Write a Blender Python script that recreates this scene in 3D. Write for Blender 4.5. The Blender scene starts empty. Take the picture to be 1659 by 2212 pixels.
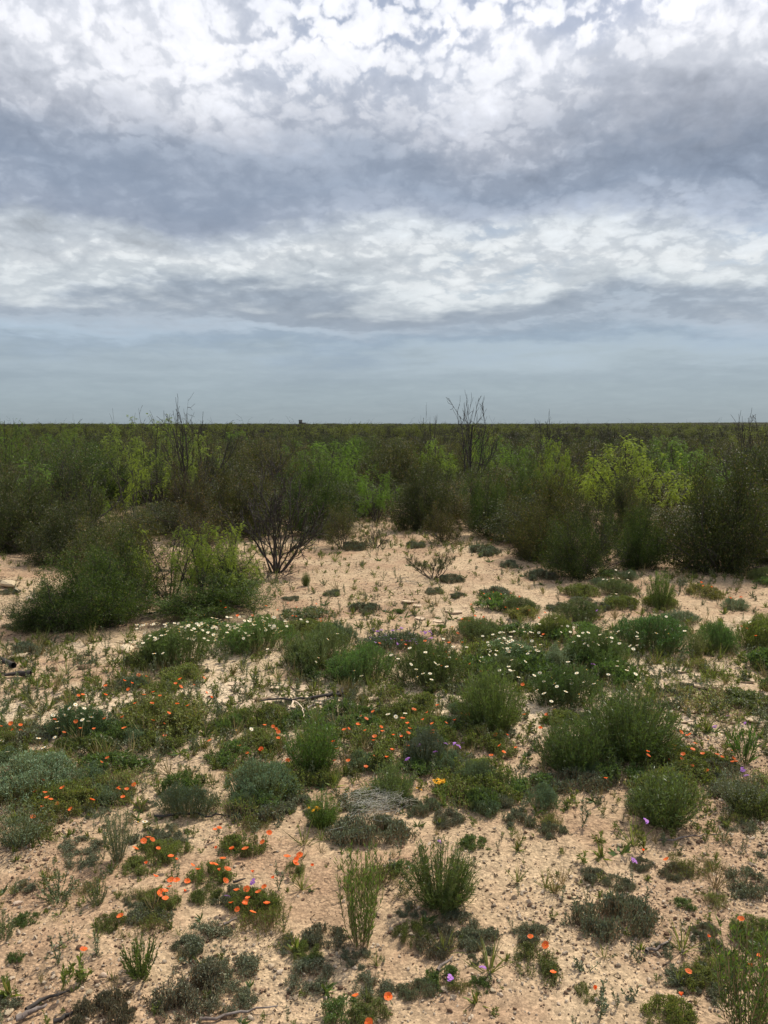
import bpy, bmesh, math, random
import numpy as np
from mathutils import Vector

# ------------------------------------------------------------------ camera, light, sky
SC = bpy.context.scene
COL = SC.collection
CAM_H = 1.65
PITCH = math.radians(6.05)
FV = 1783.0                     # focal length measured on a 1659 x 2212 copy of the photo
CX, CY = 829.5, 1106.0

cd = bpy.data.cameras.new('camera')
cam = bpy.data.objects.new('camera', cd)
COL.objects.link(cam)
cam.location = (0, 0, CAM_H)
cam.rotation_euler = (math.pi / 2 - PITCH, math.radians(0.0), 0)
cd.sensor_fit = 'VERTICAL'
cd.sensor_height = 36.0
cd.lens = 36.0 * FV / 2212.0
cd.clip_start = 0.05
cd.clip_end = 30000
SC.camera = cam

SUN_EL, SUN_AZ = math.radians(50), math.radians(38)      # azimuth from +Y towards +X
sd = bpy.data.lights.new('sun', 'SUN')
sun = bpy.data.objects.new('sun', sd)
COL.objects.link(sun)
sd.energy = 5.0
sd.angle = math.radians(0.9)
sd.color = (1.0, 0.93, 0.81)
sun.rotation_euler = Vector((math.sin(SUN_AZ) * math.cos(SUN_EL), math.cos(SUN_AZ) * math.cos(SUN_EL), math.sin(SUN_EL))).to_track_quat('Z', 'Y').to_euler()
sun.location = (8, 10, 20)

SC.view_settings.view_transform = 'Standard'
SC.view_settings.look = 'None'
SC.view_settings.exposure = 0.0
SC.view_settings.gamma = 1.0
SC.view_settings.use_curve_mapping = False
SC.render.engine = 'CYCLES'
SC.cycles.max_bounces = 5
SC.cycles.transparent_max_bounces = 4
SC.cycles.use_denoising = True

class NT:
    """small helper to write node maths"""
    def __init__(s, tree): s.t = tree; s.n = tree.nodes; s.l = tree.links
    def put(s, inp, v):
        if v is None: return
        if isinstance(v, bpy.types.NodeSocket): s.l.new(v, inp)
        elif isinstance(v, (tuple, list)) and inp.type == 'RGBA' and len(v) == 3: inp.default_value = (*v, 1)
        else: inp.default_value = v
    def m(s, op, a, b=None, c=None, clamp=False):
        n = s.n.new('ShaderNodeMath'); n.operation = op; n.use_clamp = clamp
        for i, v in enumerate((a, b, c)): s.put(n.inputs[i], v)
        return n.outputs[0]
    def v(s, op, a, b=None):
        n = s.n.new('ShaderNodeVectorMath'); n.operation = op
        s.put(n.inputs[0], a)
        if b is not None: s.put(n.inputs[3] if op == 'SCALE' else n.inputs[1], b)
        return n.outputs['Value'] if op in ('LENGTH', 'DOT_PRODUCT', 'DISTANCE') else n.outputs[0]
    def noise(s, vec, scale, detail=4, rough=0.5, dist=0.0, color=False):
        n = s.n.new('ShaderNodeTexNoise'); s.put(n.inputs['Vector'], vec)
        n.inputs['Scale'].default_value = scale; n.inputs['Detail'].default_value = detail
        n.inputs['Roughness'].default_value = rough; n.inputs['Distortion'].default_value = dist
        return n.outputs['Color' if color else 'Fac']
    def ss(s, x, lo, hi):
        n = s.n.new('ShaderNodeMapRange'); n.interpolation_type = 'SMOOTHSTEP'
        s.put(n.inputs[0], x); n.inputs[1].default_value = lo; n.inputs[2].default_value = hi
        return n.outputs[0]
    def mix(s, f, a, b, mode='MIX'):
        n = s.n.new('ShaderNodeMix'); n.data_type = 'RGBA'; n.blend_type = mode; n.clamp_factor = True
        s.put(n.inputs[0], f); s.put(n.inputs[6], a); s.put(n.inputs[7], b)
        return n.outputs[2]
    def ramp(s, x, stops, interp='EASE'):
        n = s.n.new('ShaderNodeValToRGB'); s.put(n.inputs[0], x); cr = n.color_ramp; cr.interpolation = interp
        while len(cr.elements) > 1: cr.elements.remove(cr.elements[-1])
        for i, (p, c) in enumerate(stops):
            e = cr.elements[0] if i == 0 else cr.elements.new(p)
            e.position = p; e.color = (*c, 1) if isinstance(c, (tuple, list)) else (c, c, c, 1)
        return n.outputs[0]
    def xyz(s, a):
        n = s.n.new('ShaderNodeSeparateXYZ'); s.put(n.inputs[0], a); return n.outputs
    def comb(s, x, y, z):
        n = s.n.new('ShaderNodeCombineXYZ')
        for i, v in enumerate((x, y, z)): s.put(n.inputs[i], v)
        return n.outputs[0]

def lin(r, g, b):
    f = lambda c: (c / 255) / 12.92 if c <= 10 else (((c / 255) + 0.055) / 1.055) ** 2.4
    return (f(r), f(g), f(b))

world = bpy.data.worlds.new('World')
SC.world = world
world.use_nodes = True
wt = world.node_tree
wt.nodes.clear()
W = NT(wt)
def el_of(y): return -PITCH + math.atan((CY - y) / FV)
def az_of(x): return math.atan((x - CX) / FV)
tc = wt.nodes.new('ShaderNodeTexCoord').outputs['Generated']
dirv = W.v('NORMALIZE', tc)
dx, dy, dz = W.xyz(dirv)[:3]
el = W.m('ARCSINE', dz)
az = W.m('ARCTAN2', dx, dy)
hor = W.m('SQRT', W.m('ADD', W.m('MULTIPLY', dx, dx), W.m('MULTIPLY', dy, dy)))
hor = W.m('MAXIMUM', hor, 0.05)
# cloud space: bearing against the logarithm of elevation, so that the layer flattens towards the horizon
P = W.comb(W.m('DIVIDE', dx, hor), W.m('DIVIDE', dy, hor), W.m('MULTIPLY', W.m('LOGARITHM', W.m('ADD', W.m('MAXIMUM', el, 0.0), 0.10), math.e), 0.55))
warpn = W.noise(P, 3.5, 3, 0.5, 0.0, True)
Pw = W.v('ADD', P, W.v('SCALE', W.v('SUBTRACT', warpn, (0.5, 0.5, 0.5)), 0.10))
puff_a = W.noise(Pw, 13.0, 7, 0.62)
puff_b = W.noise(W.v('ADD', Pw, (7.3, 2.1, 0)), 30.0, 4, 0.62)
def billow(vec, scale, det):
    n = wt.nodes.new('ShaderNodeTexVoronoi'); n.feature = 'SMOOTH_F1'; n.inputs['Smoothness'].default_value = 0.35
    W.put(n.inputs['Vector'], vec); n.inputs['Scale'].default_value = scale; n.inputs['Detail'].default_value = det; n.inputs['Roughness'].default_value = 0.55
    return n.outputs['Distance']
Pb = W.v('ADD', P, W.v('SCALE', W.v('SUBTRACT', W.noise(P, 18.0, 4, 0.6, 0.0, True), (0.5, 0.5, 0.5)), 0.07))
Pb = W.v('MULTIPLY', Pb, (1.0, 1.0, 1.35))
bil_a = W.m('SUBTRACT', billow(Pb, 27.0, 1.6), 0.12)
slow = W.noise(P, 2.2, 4, 0.5)
fine = W.noise(W.v('MULTIPLY', Pw, (1.0, 1.0, 3.2)), 3.2, 6, 0.55)   # streaks near the horizon
pc = W.comb(az, el, 0.0)
wob = W.v('SCALE', W.v('SUBTRACT', W.noise(W.v('MULTIPLY', P, (1, 1, 1.6)), 4.5, 5, 0.58, 0, True), (0.5, 0.5, 0.5)), 0.15)
pcw = W.v('ADD', pc, wob)
azw, elw, _z = W.xyz(pcw)[:3]
def blob(x, y, rx, ry, amp, src=None):
    u = W.m('DIVIDE', W.m('SUBTRACT', azw, az_of(x)), rx / FV)
    v = W.m('DIVIDE', W.m('SUBTRACT', elw, el_of(y)), ry / FV)
    q = W.m('ADD', W.m('MULTIPLY', u, u), W.m('MULTIPLY', v, v))
    return W.m('MULTIPLY', W.m('EXPONENT', W.m('MULTIPLY', q, -1.0)), amp)
def total(bl):
    t = 0.0
    for b in bl: t = W.m('ADD', t, blob(*b))
    return t
# position 0..1 on the elevation ramp, 1 = 30 degrees and above
E30 = math.radians(30)
elr = W.m('DIVIDE', W.m('ADD', el, W.m('MULTIPLY', W.m('SUBTRACT', elw, el), W.ss(el, 0.01, 0.10))), E30, clamp=True)
sky_stops = [(917, (143, 155, 161)), (860, (149, 163, 171)), (790, (155, 169, 179)), (735, (155, 171, 186)), (690, (156, 168, 181)), (655, (163, 173, 184)),
             (625, (196, 203, 208)), (580, (205, 210, 214)), (525, (196, 203, 210)), (480, (158, 168, 184)), (420, (144, 156, 174)),
             (335, (151, 161, 177)), (265, (180, 185, 196)), (190, (210, 213, 221)), (100, (221, 223, 230)), (-40, (214, 218, 228)), (-150, (206, 211, 224))]
base = W.ramp(elr, [(min(1, max(0, el_of(y) / E30)), lin(*c)) for y, c in sky_stops], 'LINEAR')
lift = total([
    (1120, 210, 420, 95, 0.20), (1330, 90, 330, 80, 0.16), (420, 120, 300, 90, 0.10), (260, 60, 200, 60, 0.10), (560, 260, 130, 60, 0.12),
    (1530, 290, 150, 110, -0.30), (1400, 270, 330, 85, -0.20), (330, 300, 320, 60, 0.16), (1250, 465, 420, 40, 0.16), (1560, 50, 220, 80, 0.26), (760, 110, 300, 110, 0.14), (40, 205, 170, 70, -0.20), (130, 420, 420, 70, -0.12), (700, 330, 130, 30, 0.18), (1150, 340, 300, 50, -0.10),
    (1250, 560, 420, 55, 0.14), (1640, 480, 140, 90, 0.16), (250, 545, 330, 40, -0.10), (420, 585, 200, 25, 0.10), (40, 640, 120, 30, 0.12),
    (610, 702, 190, 12, 0.42), (160, 722, 260, 18, 0.28), (1000, 662, 520, 22, -0.16), (560, 655, 300, 16, -0.10), (1580, 700, 220, 18, 0.28), (1350, 772, 480, 26, 0.16), (1250, 690, 260, 9, 0.14), (300, 690, 200, 8, .12), (900, 735, 420, 22, -0.08), (60, 545, 260, 50, -0.12),
    (700, 632, 160, 25, -0.14)])
high = W.ss(el, math.radians(4), math.radians(13))
puff = W.m('ADD', W.m('MULTIPLY', W.m('SUBTRACT', W.ss(puff_a, 0.33, 0.62), 0.55), 0.46), W.m('MULTIPLY', W.m('SUBTRACT', W.ss(puff_b, 0.34, 0.62), 0.5), 0.16))
bill = W.m('MULTIPLY', W.m('SUBTRACT', 0.60, bil_a), 0.80)
puff = W.m('ADD', W.m('MULTIPLY', puff, 0.72), bill)
# the grey bellies are smooth, the lit parts billow
smooth = W.m('ADD', W.m('MULTIPLY', blob(500, 420, 900, 85, 1.0), -0.72), 1.0)
smooth = W.m('MULTIPLY', smooth, W.m('ADD', W.m('MULTIPLY', blob(1520, 300, 260, 120, 1.0), -0.5), 1.0))
puff_amt = W.m('MULTIPLY', W.m('MULTIPLY', smooth, W.m('ADD', W.m('MULTIPLY', high, 0.9), 0.08)), puff)
streak = W.m('MULTIPLY', W.m('MULTIPLY', W.m('SUBTRACT', fine, 0.5), W.ss(el, 0.01, 0.07)), 0.62)
gain = W.m('ADD', W.m('ADD', W.m('ADD', lift, puff_amt), streak), 1.0)
gain = W.m('ADD', gain, W.m('MULTIPLY', W.m('SUBTRACT', slow, 0.5), W.m('MULTIPLY', high, 0.16)))
gain = W.m('MAXIMUM', gain, W.m('ADD', W.m('MULTIPLY', gain, 0.45), 0.50))
gain = W.m('SUBTRACT', gain, W.m('MULTIPLY', W.m('MAXIMUM', W.m('SUBTRACT', gain, 1.08), 0.0), 0.6))
cloud = W.v('SCALE', base, gain)
cloud = W.v('MULTIPLY', cloud, W.mix(W.ss(gain, 0.65, 1.15), (0.96, 0.99, 1.03), (1.01, 1.0, 0.985)))
# gaps of blue between the puffs
gapmask = total([(790, 90, 230, 110, 1.0), (1130, 20, 260, 60, 1.0), (1340, 60, 200, 60, 0.6), (1270, 150, 80, 60, 0.5), (1640, 510, 60, 25, 1.0), (1060, 530, 60, 25, 0.7), (1620, 590, 90, 12, 0.8), (1050, 600, 120, 10, 0.6)])
upper = W.m('MULTIPLY', W.ss(el, math.radians(24), math.radians(36)), 0.75)
gapmask = W.m('ADD', gapmask, upper)
gap = W.m('MULTIPLY', W.ss(W.m('ADD', W.m('SUBTRACT', 0.37, puff_a), W.m('MULTIPLY', W.m('SUBTRACT', bil_a, 0.40), 0.55)), 0.0, 0.20), W.m('MINIMUM', gapmask, 1.0))
nish = wt.nodes.new('ShaderNodeTexSky')
nish.sky_type = 'NISHITA'
nish.sun_disc = False
nish.sun_elevation = SUN_EL
nish.sun_rotation = SUN_AZ
nish.air_density = 1.0
nish.dust_density = 1.5
bg1 = wt.nodes.new('ShaderNodeBackground'); W.put(bg1.inputs[0], nish.outputs[0]); bg1.inputs[1].default_value = 0.085
bg2 = wt.nodes.new('ShaderNodeBackground'); W.put(bg2.inputs[0], W.v('SCALE', cloud, 11.9)); bg2.inputs[1].default_value = 0.10
mx = wt.nodes.new('ShaderNodeMixShader')
clear = W.m('ADD', W.m('MULTIPLY', gap, 0.72), W.m('MULTIPLY', W.m('SUBTRACT', 1.0, W.ss(el, 0.0, 0.12)), 0.05), clamp=True)
W.put(mx.inputs[0], clear)
wt.links.new(bg2.outputs[0], mx.inputs[1]); wt.links.new(bg1.outputs[0], mx.inputs[2])
wo = wt.nodes.new('ShaderNodeOutputWorld')
wt.links.new(mx.outputs[0], wo.inputs[0])
world.cycles.sampling_method = 'MANUAL'
world.cycles.sample_map_resolution = 512
SC.cycles.diffuse_bounces = 3

# ------------------------------------------------------------------ numpy noise
def _hash(ix, iy, seed):
    h = (ix.astype(np.int64) * 374761393 + iy.astype(np.int64) * 668265263 + seed * 974711) & 0x7fffffff
    h = ((h ^ (h >> 13)) * 1274126177) & 0x7fffffff
    return ((h ^ (h >> 16)) & 0xffff) / 65535.0
def vnoise(x, y, seed=0):
    ix, iy = np.floor(x), np.floor(y)
    fx, fy = x - ix, y - iy
    fx = fx * fx * (3 - 2 * fx); fy = fy * fy * (3 - 2 * fy)
    a, b = _hash(ix, iy, seed), _hash(ix + 1, iy, seed)
    c, d = _hash(ix, iy + 1, seed), _hash(ix + 1, iy + 1, seed)
    return (a * (1 - fx) + b * fx) * (1 - fy) + (c * (1 - fx) + d * fx) * fy
def fbm(x, y, octv=4, seed=0, rough=0.5):
    t = 0.0; a = 1.0; s = 0.0
    for o in range(octv):
        t = t + a * vnoise(x * 2 ** o + 13.7 * o, y * 2 ** o + 5.1 * o, seed + o); s += a; a *= rough
    return t / s - 0.5
def sstep(x, lo, hi):
    t = np.clip((x - lo) / (hi - lo), 0, 1); return t * t * (3 - 2 * t)
def height(x, y):
    x = np.asarray(x, float); y = np.asarray(y, float)
    r = np.hypot(x, y)
    h = 0.07 * fbm(x / 1.7, y / 1.7, 3, 3) + 0.30 * fbm(x / 25, y / 25, 2, 9) * sstep(r, 9, 45)
    h = h + 0.10 * sstep(-x, 3.2, 4.6) * np.exp(-((y - 9.3) / 1.3) ** 2)
    h = h + 9.0 * sstep(y, 1500, 3500) * sstep(x / np.maximum(y, 1), 0.05, 0.45) + 1.5 * fbm(x / 900, y / 900, 2, 5) * sstep(y, 400, 1500)
    return h
def height_fine(x, y):
    r = np.hypot(x, y)
    near = 1 - sstep(r, 7, 15)
    ridg = 1 - np.abs(2 * fbm(x / 0.16, y / 0.16, 3, 21)) * 2
    return near * (0.030 * fbm(x / 0.28, y / 0.28, 3, 11) + 0.011 * fbm(x / 0.07, y / 0.07, 3, 17) + 0.006 * ridg * (fbm(x / 0.9, y / 0.9, 2, 31) > 0))
def ray(x, y):
    u = (x - CX) / FV; v = (CY - y) / FV
    return np.array([u, math.cos(PITCH) + v * math.sin(PITCH), -math.sin(PITCH) + v * math.cos(PITCH)])
def ground(x, y, z=0.0):
    d = ray(x, y); t = (z - CAM_H) / d[2]
    for _ in range(3):
        p = d * t; t = (z + float(height(p[0], p[1])) - CAM_H) / d[2]
    return d * t + np.array([0, 0, CAM_H])
def at_depth(x, y, Y):
    d = ray(x, y); t = Y / d[1]; return np.array([d[0] * t, Y, CAM_H + d[2] * t])

# ------------------------------------------------------------------ materials
def new_mat(name):
    m = bpy.data.materials.new(name); m.use_nodes = True; m.node_tree.nodes.clear()
    return m, NT(m.node_tree)
def leaf_mat(name, col, trans=0.35, rough=0.55, var=0.5, spec=0.25, tcol=None, dead=0.0):
    m, N = new_mat(name)
    geo = N.n.new('ShaderNodeNewGeometry'); oi = N.n.new('ShaderNodeObjectInfo')
    rnd = geo.outputs['Random Per Island']
    c = N.v('SCALE', col, N.m('ADD', N.m('MULTIPLY', rnd, 2 * var), 1 - var))
    hue = N.m('FRACT', N.m('MULTIPLY', rnd, 17.3))
    c = N.mix(N.m('MULTIPLY', hue, 0.35), c, N.v('MULTIPLY', c, (1.5, 1.12, 0.55)))
    if dead: c = N.mix(N.m('GREATER_THAN', N.m('FRACT', N.m('MULTIPLY', rnd, 31.7)), 1 - dead), c, (0.20, 0.15, 0.09))
    c = N.v('MULTIPLY', c, oi.outputs['Color'])
    c = N.v('SCALE', c, N.m('ADD', N.m('MULTIPLY', oi.outputs['Random'], 0.35), 0.83))
    b = N.n.new('ShaderNodeBsdfPrincipled'); N.put(b.inputs['Base Color'], c)
    b.inputs['Roughness'].default_value = rough; b.inputs['Specular IOR Level'].default_value = spec
    t = N.n.new('ShaderNodeBsdfTranslucent')
    N.put(t.inputs[0], N.v('MULTIPLY', c, tcol or (1.5, 1.5, 0.7)))
    x = N.n.new('ShaderNodeMixShader'); x.inputs[0].default_value = trans
    N.l.new(b.outputs[0], x.inputs[1]); N.l.new(t.outputs[0], x.inputs[2])
    o = N.n.new('ShaderNodeOutputMaterial'); N.l.new(x.outputs[0], o.inputs[0])
    return m
def solid_mat(name, col, col2=None, scale=20, rough=0.8, bump=0.3, spec=0.2, bscale=60):
    m, N = new_mat(name)
    co = N.n.new('ShaderNodeTexCoord').outputs['Object']
    oi = N.n.new('ShaderNodeObjectInfo')
    c = N.mix(N.ss(N.noise(co, scale, 5, 0.6), 0.35, 0.65), col, col2 or tuple(k * 0.7 for k in col))
    c = N.v('MULTIPLY', c, oi.outputs['Color'])
    if name in ('pale limestone', 'brown stone'): c = N.v('SCALE', c, N.m('ADD', 0.62, N.m('MULTIPLY', oi.outputs['Random'], 0.75)))
    b = N.n.new('ShaderNodeBsdfPrincipled'); N.put(b.inputs['Base Color'], c)
    b.inputs['Roughness'].default_value = rough; b.inputs['Specular IOR Level'].default_value = spec
    bp = N.n.new('ShaderNodeBump'); bp.inputs['Strength'].default_value = bump; bp.inputs['Distance'].default_value = 0.004
    N.put(bp.inputs['Height'], N.noise(co, bscale, 5, 0.6)); N.l.new(bp.outputs[0], b.inputs['Normal'])
    o = N.n.new('ShaderNodeOutputMaterial'); N.l.new(b.outputs[0], o.inputs[0])
    return m

MT = {
    'olive': leaf_mat('olive leaf', (0.052, 0.068, 0.024), 0.28, 0.5, 0.5, 0.25, dead=0.06),
    'mesq': leaf_mat('mesquite leaflet', (0.170, 0.235, 0.047), 0.5, 0.5, 0.3),
    'bark': solid_mat('dark bark', (0.038, 0.032, 0.028), (0.075, 0.066, 0.058), 30, 0.9, 0.5),
    'twig': solid_mat('brown twig', (0.055, 0.045, 0.035), (0.10, 0.085, 0.065), 30, 0.9, 0.3),
    'drift': solid_mat('weathered wood', (0.13, 0.10, 0.085), (0.30, 0.26, 0.23), 14, 0.9, 0.6),
    'broom': leaf_mat('needle leaf', (0.090, 0.140, 0.042), 0.35, 0.38, 0.55, 0.5),
    'sage': leaf_mat('silver leaf', (0.165, 0.205, 0.145), 0.2, 0.6, 0.4, 0.3, (1.2, 1.25, 0.9), dead=0.04),
    'mat': leaf_mat('dusty leaf', (0.170, 0.185, 0.135), 0.15, 0.6, 0.55, 0.35, (1.1, 1.1, 0.8), dead=0.12),
    'mallow': leaf_mat('mallow leaf', (0.150, 0.175, 0.065), 0.3, 0.6, 0.45, 0.2, dead=0.10),
    'feather': leaf_mat('feathery leaf', (0.098, 0.136, 0.066), 0.35, 0.5, 0.4, 0.25),
    'stalk': leaf_mat('green stalk', (0.16, 0.18, 0.075), 0.1, 0.6, 0.3),
    'dry': leaf_mat('dry stalk', (0.27, 0.21, 0.13), 0.1, 0.8, 0.4),
    'cactus': solid_mat('cactus skin', (0.12, 0.145, 0.12), (0.18, 0.19, 0.16), 12, 0.7, 0.2),
    'orange': leaf_mat('orange petal', (0.84, 0.20, 0.055), 0.5, 0.5, 0.22, 0.2, (1.05, 0.9, 0.8)),
    'white': leaf_mat('white petal', (0.80, 0.79, 0.66), 0.3, 0.6, 0.08, 0.2, (1, 1, 0.9)),
    'yellow': leaf_mat('yellow petal', (0.80, 0.42, 0.02), 0.3, 0.6, 0.15, 0.2, (1, 1, 1)),
    'purple': leaf_mat('violet petal', (0.42, 0.20, 0.62), 0.35, 0.6, 0.2, 0.2, (1, 1, 1)),
    'stone': solid_mat('pale limestone', (0.64, 0.52, 0.38), (0.48, 0.37, 0.26), 40, 0.9, 0.8, 0.2, 180),
    'clod': solid_mat('brown stone', (0.27, 0.175, 0.11), (0.19, 0.12, 0.08), 40, 0.95, 0.8, 0.15, 150),
    'mud': solid_mat('dried mud', (0.60, 0.47, 0.33), (0.52, 0.39, 0.26), 14, 0.95, 0.5, 0.15, 160),
    'web': leaf_mat('spider silk', (0.62, 0.64, 0.62), 0.4, 0.5, 0.2, 0.3, (1, 1, 1)),
    'wall': solid_mat('weathered wall', (0.13, 0.12, 0.11), (0.10, 0.095, 0.09), 1, 0.9, 0.2),
    'pane': solid_mat('dark window', (0.02, 0.022, 0.025), None, 1, 0.2, 0.0, 0.5),
}

def ground_mat():
    m, N = new_mat('desert soil')
    pos = N.n.new('ShaderNodeNewGeometry').outputs['Position']
    px, py, pz = N.xyz(pos)[:3]
    flat = N.comb(px, py, 0.0)
    sand, red, pale = (0.435, 0.318, 0.195), (0.33, 0.215, 0.13), (0.56, 0.445, 0.30)
    c = N.mix(N.ss(N.noise(flat, 1.3, 5, 0.6), 0.40, 0.62), sand, red)
    crust = N.m('MULTIPLY', N.ss(N.noise(N.v('ADD', flat, (31, 7, 0)), 0.55, 5, 0.6), 0.44, 0.60), N.m('ADD', N.m('MULTIPLY', N.ss(py, 3.6, 4.6), .85), .15))
    c = N.mix(N.m('MULTIPLY', crust, N.m('SUBTRACT', 0.9, N.m('MULTIPLY', N.ss(py, 6.0, 7.5), 0.75))), c, pale)
    c = N.mix(N.m('MULTIPLY', N.ss(N.noise(flat, 9, 5, 0.65), 0.50, 0.72), 0.45), c, (0.33, 0.215, 0.135))
    # gravel grains: every grain has its own tone
    for sc_, amt in ((70, 0.38), (150, 0.30), (320, 0.22)):
        vo = N.n.new('ShaderNodeTexVoronoi'); vo.feature = 'F1'; N.put(vo.inputs['Vector'], flat); vo.inputs['Scale'].default_value = sc_
        g = N.xyz(vo.outputs['Color'])[0]
        c = N.v('SCALE', c, N.m('ADD', N.m('MULTIPLY', g, amt * 1.4), 1 - amt * 0.75))
    # bits of dark litter lying on the crust
    lit = N.ss(N.noise(N.v('MULTIPLY', flat, (1, 1, 1)), 48, 4, 0.7), 0.62, 0.70)
    c = N.mix(N.m('MULTIPLY', lit, N.m('MULTIPLY', N.ss(N.noise(flat, 2.2, 3), 0.40, 0.60), 0.60)), c, (0.13, 0.085, 0.055))
    # beyond the clearing low growth covers the soil
    far = N.m('MULTIPLY', N.ss(py, 14, 34), N.ss(N.m('ADD', N.noise(flat, 0.5, 4, 0.6), N.m('MULTIPLY', N.ss(py, 30, 160), 0.4)), 0.42, 0.60))
    cover = N.mix(N.noise(flat, 0.06, 6, 0.7), (0.045, 0.062, 0.020), (0.10, 0.12, 0.045))
    c = N.mix(far, c, cover)
    b = N.n.new('ShaderNodeBsdfPrincipled'); N.put(b.inputs['Base Color'], c)
    b.inputs['Roughness'].default_value = 0.95; b.inputs['Specular IOR Level'].default_value = 0.12
    h1 = N.noise(flat, 30, 6, 0.65)
    vo = N.n.new('ShaderNodeTexVoronoi'); N.put(vo.inputs['Vector'], flat); vo.inputs['Scale'].default_value = 85
    peb = N.m('MULTIPLY', N.m('SUBTRACT', 0.5, vo.outputs['Distance']), N.ss(N.noise(flat, 1.7, 3), 0.38, 0.62))
    # cracked crust
    ve = N.n.new('ShaderNodeTexVoronoi'); ve.feature = 'DISTANCE_TO_EDGE'
    N.put(ve.inputs['Vector'], N.v('ADD', flat, N.v('SCALE', N.noise(flat, 9, 3, 0.5, 0, True), 0.10))); ve.inputs['Scale'].default_value = 6.5
    crack = N.m('MULTIPLY', N.ss(ve.outputs['Distance'], 0.0, 0.035), 1.0)
    zone = N.m('MULTIPLY', N.ss(crust, 0.2, 0.5), N.ss(py, 3.6, 4.4))
    hh = N.m('ADD', N.m('ADD', N.m('MULTIPLY', h1, 1.0), N.m('MULTIPLY', peb, 0.9)), N.m('MULTIPLY', N.m('MULTIPLY', crack, zone), 1.0))
    bp = N.n.new('ShaderNodeBump'); bp.inputs['Strength'].default_value = 0.8; bp.inputs['Distance'].default_value = 0.009
    N.put(bp.inputs['Height'], hh); N.l.new(bp.outputs[0], b.inputs['Normal'])
    o = N.n.new('ShaderNodeOutputMaterial'); N.l.new(b.outputs[0], o.inputs[0])
    return m
MT['ground'] = ground_mat()

# ------------------------------------------------------------------ mesh building
class MB:
    def __init__(s): s.v = []; s.f = []; s.m = []; s.n = 0; s.mats = []
    def mi(s, mat):
        if mat not in s.mats: s.mats.append(mat)
        return s.mats.index(mat)
    def add(s, verts, quads, mat):
        """verts (n,3), quads (m,k)"""
        verts = np.asarray(verts, float); quads = np.asarray(quads, int)
        if len(quads) == 0: return
        s.v.append(verts); s.f.append(quads + s.n); s.m.append(np.full(len(quads), s.mi(mat))); s.n += len(verts)
    def mesh(s, name, smooth=False):
        me = bpy.data.meshes.new(name)
        V = np.concatenate(s.v); me.vertices.add(len(V)); me.vertices.foreach_set('co', V.ravel())
        loops = np.concatenate([f.ravel() for f in s.f]); sizes = np.concatenate([np.full(len(f), f.shape[1]) for f in s.f])
        me.loops.add(len(loops)); me.loops.foreach_set('vertex_index', loops.astype(np.int32))
        me.polygons.add(len(sizes)); st = np.concatenate([[0], np.cumsum(sizes)[:-1]])
        me.polygons.foreach_set('loop_start', st.astype(np.int32))
        me.polygons.foreach_set('material_index', np.concatenate(s.m).astype(np.int32))
        if smooth: me.polygons.foreach_set('use_smooth', np.ones(len(sizes), bool))
        me.update(calc_edges=True)
        for k in s.mats: me.materials.append(MT[k])
        return me

def unit(a): return a / np.maximum(np.linalg.norm(a, axis=-1, keepdims=True), 1e-9)
def rand_dirs(rng, n, up=0.0):
    d = rng.normal(size=(n, 3)); d = unit(d); d[:, 2] += up; return unit(d)
def leaves(mb, P, D, L, Wd, rng, mat, fold=0.12, droop=0.0):
    """one folded leaf blade (a lozenge of one quad) per point"""
    n = len(P); L = np.broadcast_to(L, n)[:, None]; Wd = np.broadcast_to(Wd, n)[:, None]
    S = unit(np.cross(D, rand_dirs(rng, n))); N = unit(np.cross(S, D))
    tip = P + D * L; tip[:, 2] -= droop * L[:, 0]
    mid = P + D * L * 0.48
    V = np.stack([P, mid + S * Wd / 2 + N * Wd * fold, tip, mid - S * Wd / 2 + N * Wd * fold], 1).reshape(-1, 3)
    mb.add(V, np.arange(4 * n).reshape(-1, 4), mat)
def blades(mb, P, D, L, Wd, rng, mat, bend=0.25, taper=0.2):
    """two-segment curved blade"""
    n = len(P); L = np.broadcast_to(L, n)[:, None]; Wd = np.broadcast_to(Wd, n)[:, None]
    S = unit(np.cross(D, rand_dirs(rng, n)))
    B = unit(np.cross(S, D)) * bend
    M = P + D * L * 0.55 + B * L * 0.25; T = P + D * L + B * L * 0.9
    V = np.stack([P - S * Wd * .35, P + S * Wd * .35, M + S * Wd * .5, M - S * Wd * .5, T + S * Wd * taper / 2, T - S * Wd * taper / 2], 1).reshape(-1, 3)
    b = (np.arange(n) * 6)[:, None]
    mb.add(V, np.concatenate([b + [0, 1, 2, 3], b + [3, 2, 4, 5]]), mat)
def tubes(mb, A, B, ra, rb, mat, sides=3):
    A = np.asarray(A, float); B = np.asarray(B, float); n = len(A)
    if n == 0: return
    D = unit(B - A); ref = np.where(np.abs(D[:, 2:3]) > 0.9, [[1.0, 0, 0]], [[0, 0, 1.0]])
    X = unit(np.cross(D, ref)); Y = np.cross(D, X)
    a = np.arange(sides) * 2 * math.pi / sides
    ring = X[:, None] * np.cos(a)[None, :, None] + Y[:, None] * np.sin(a)[None, :, None]
    ra = np.broadcast_to(ra, n)[:, None, None]; rb = np.broadcast_to(rb, n)[:, None, None]
    ext = D * np.minimum(ra[:, 0], 0.01) * 0.5
    V = np.concatenate([A[:, None] - ext[:, None] + ring * ra, B[:, None] + ext[:, None] + ring * rb], 1).reshape(-1, 3)
    base = (np.arange(n) * 2 * sides)[:, None]
    q = [base + [i, (i + 1) % sides, sides + (i + 1) % sides, sides + i] for i in range(sides)]
    mb.add(V, np.concatenate(q), mat)

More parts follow.
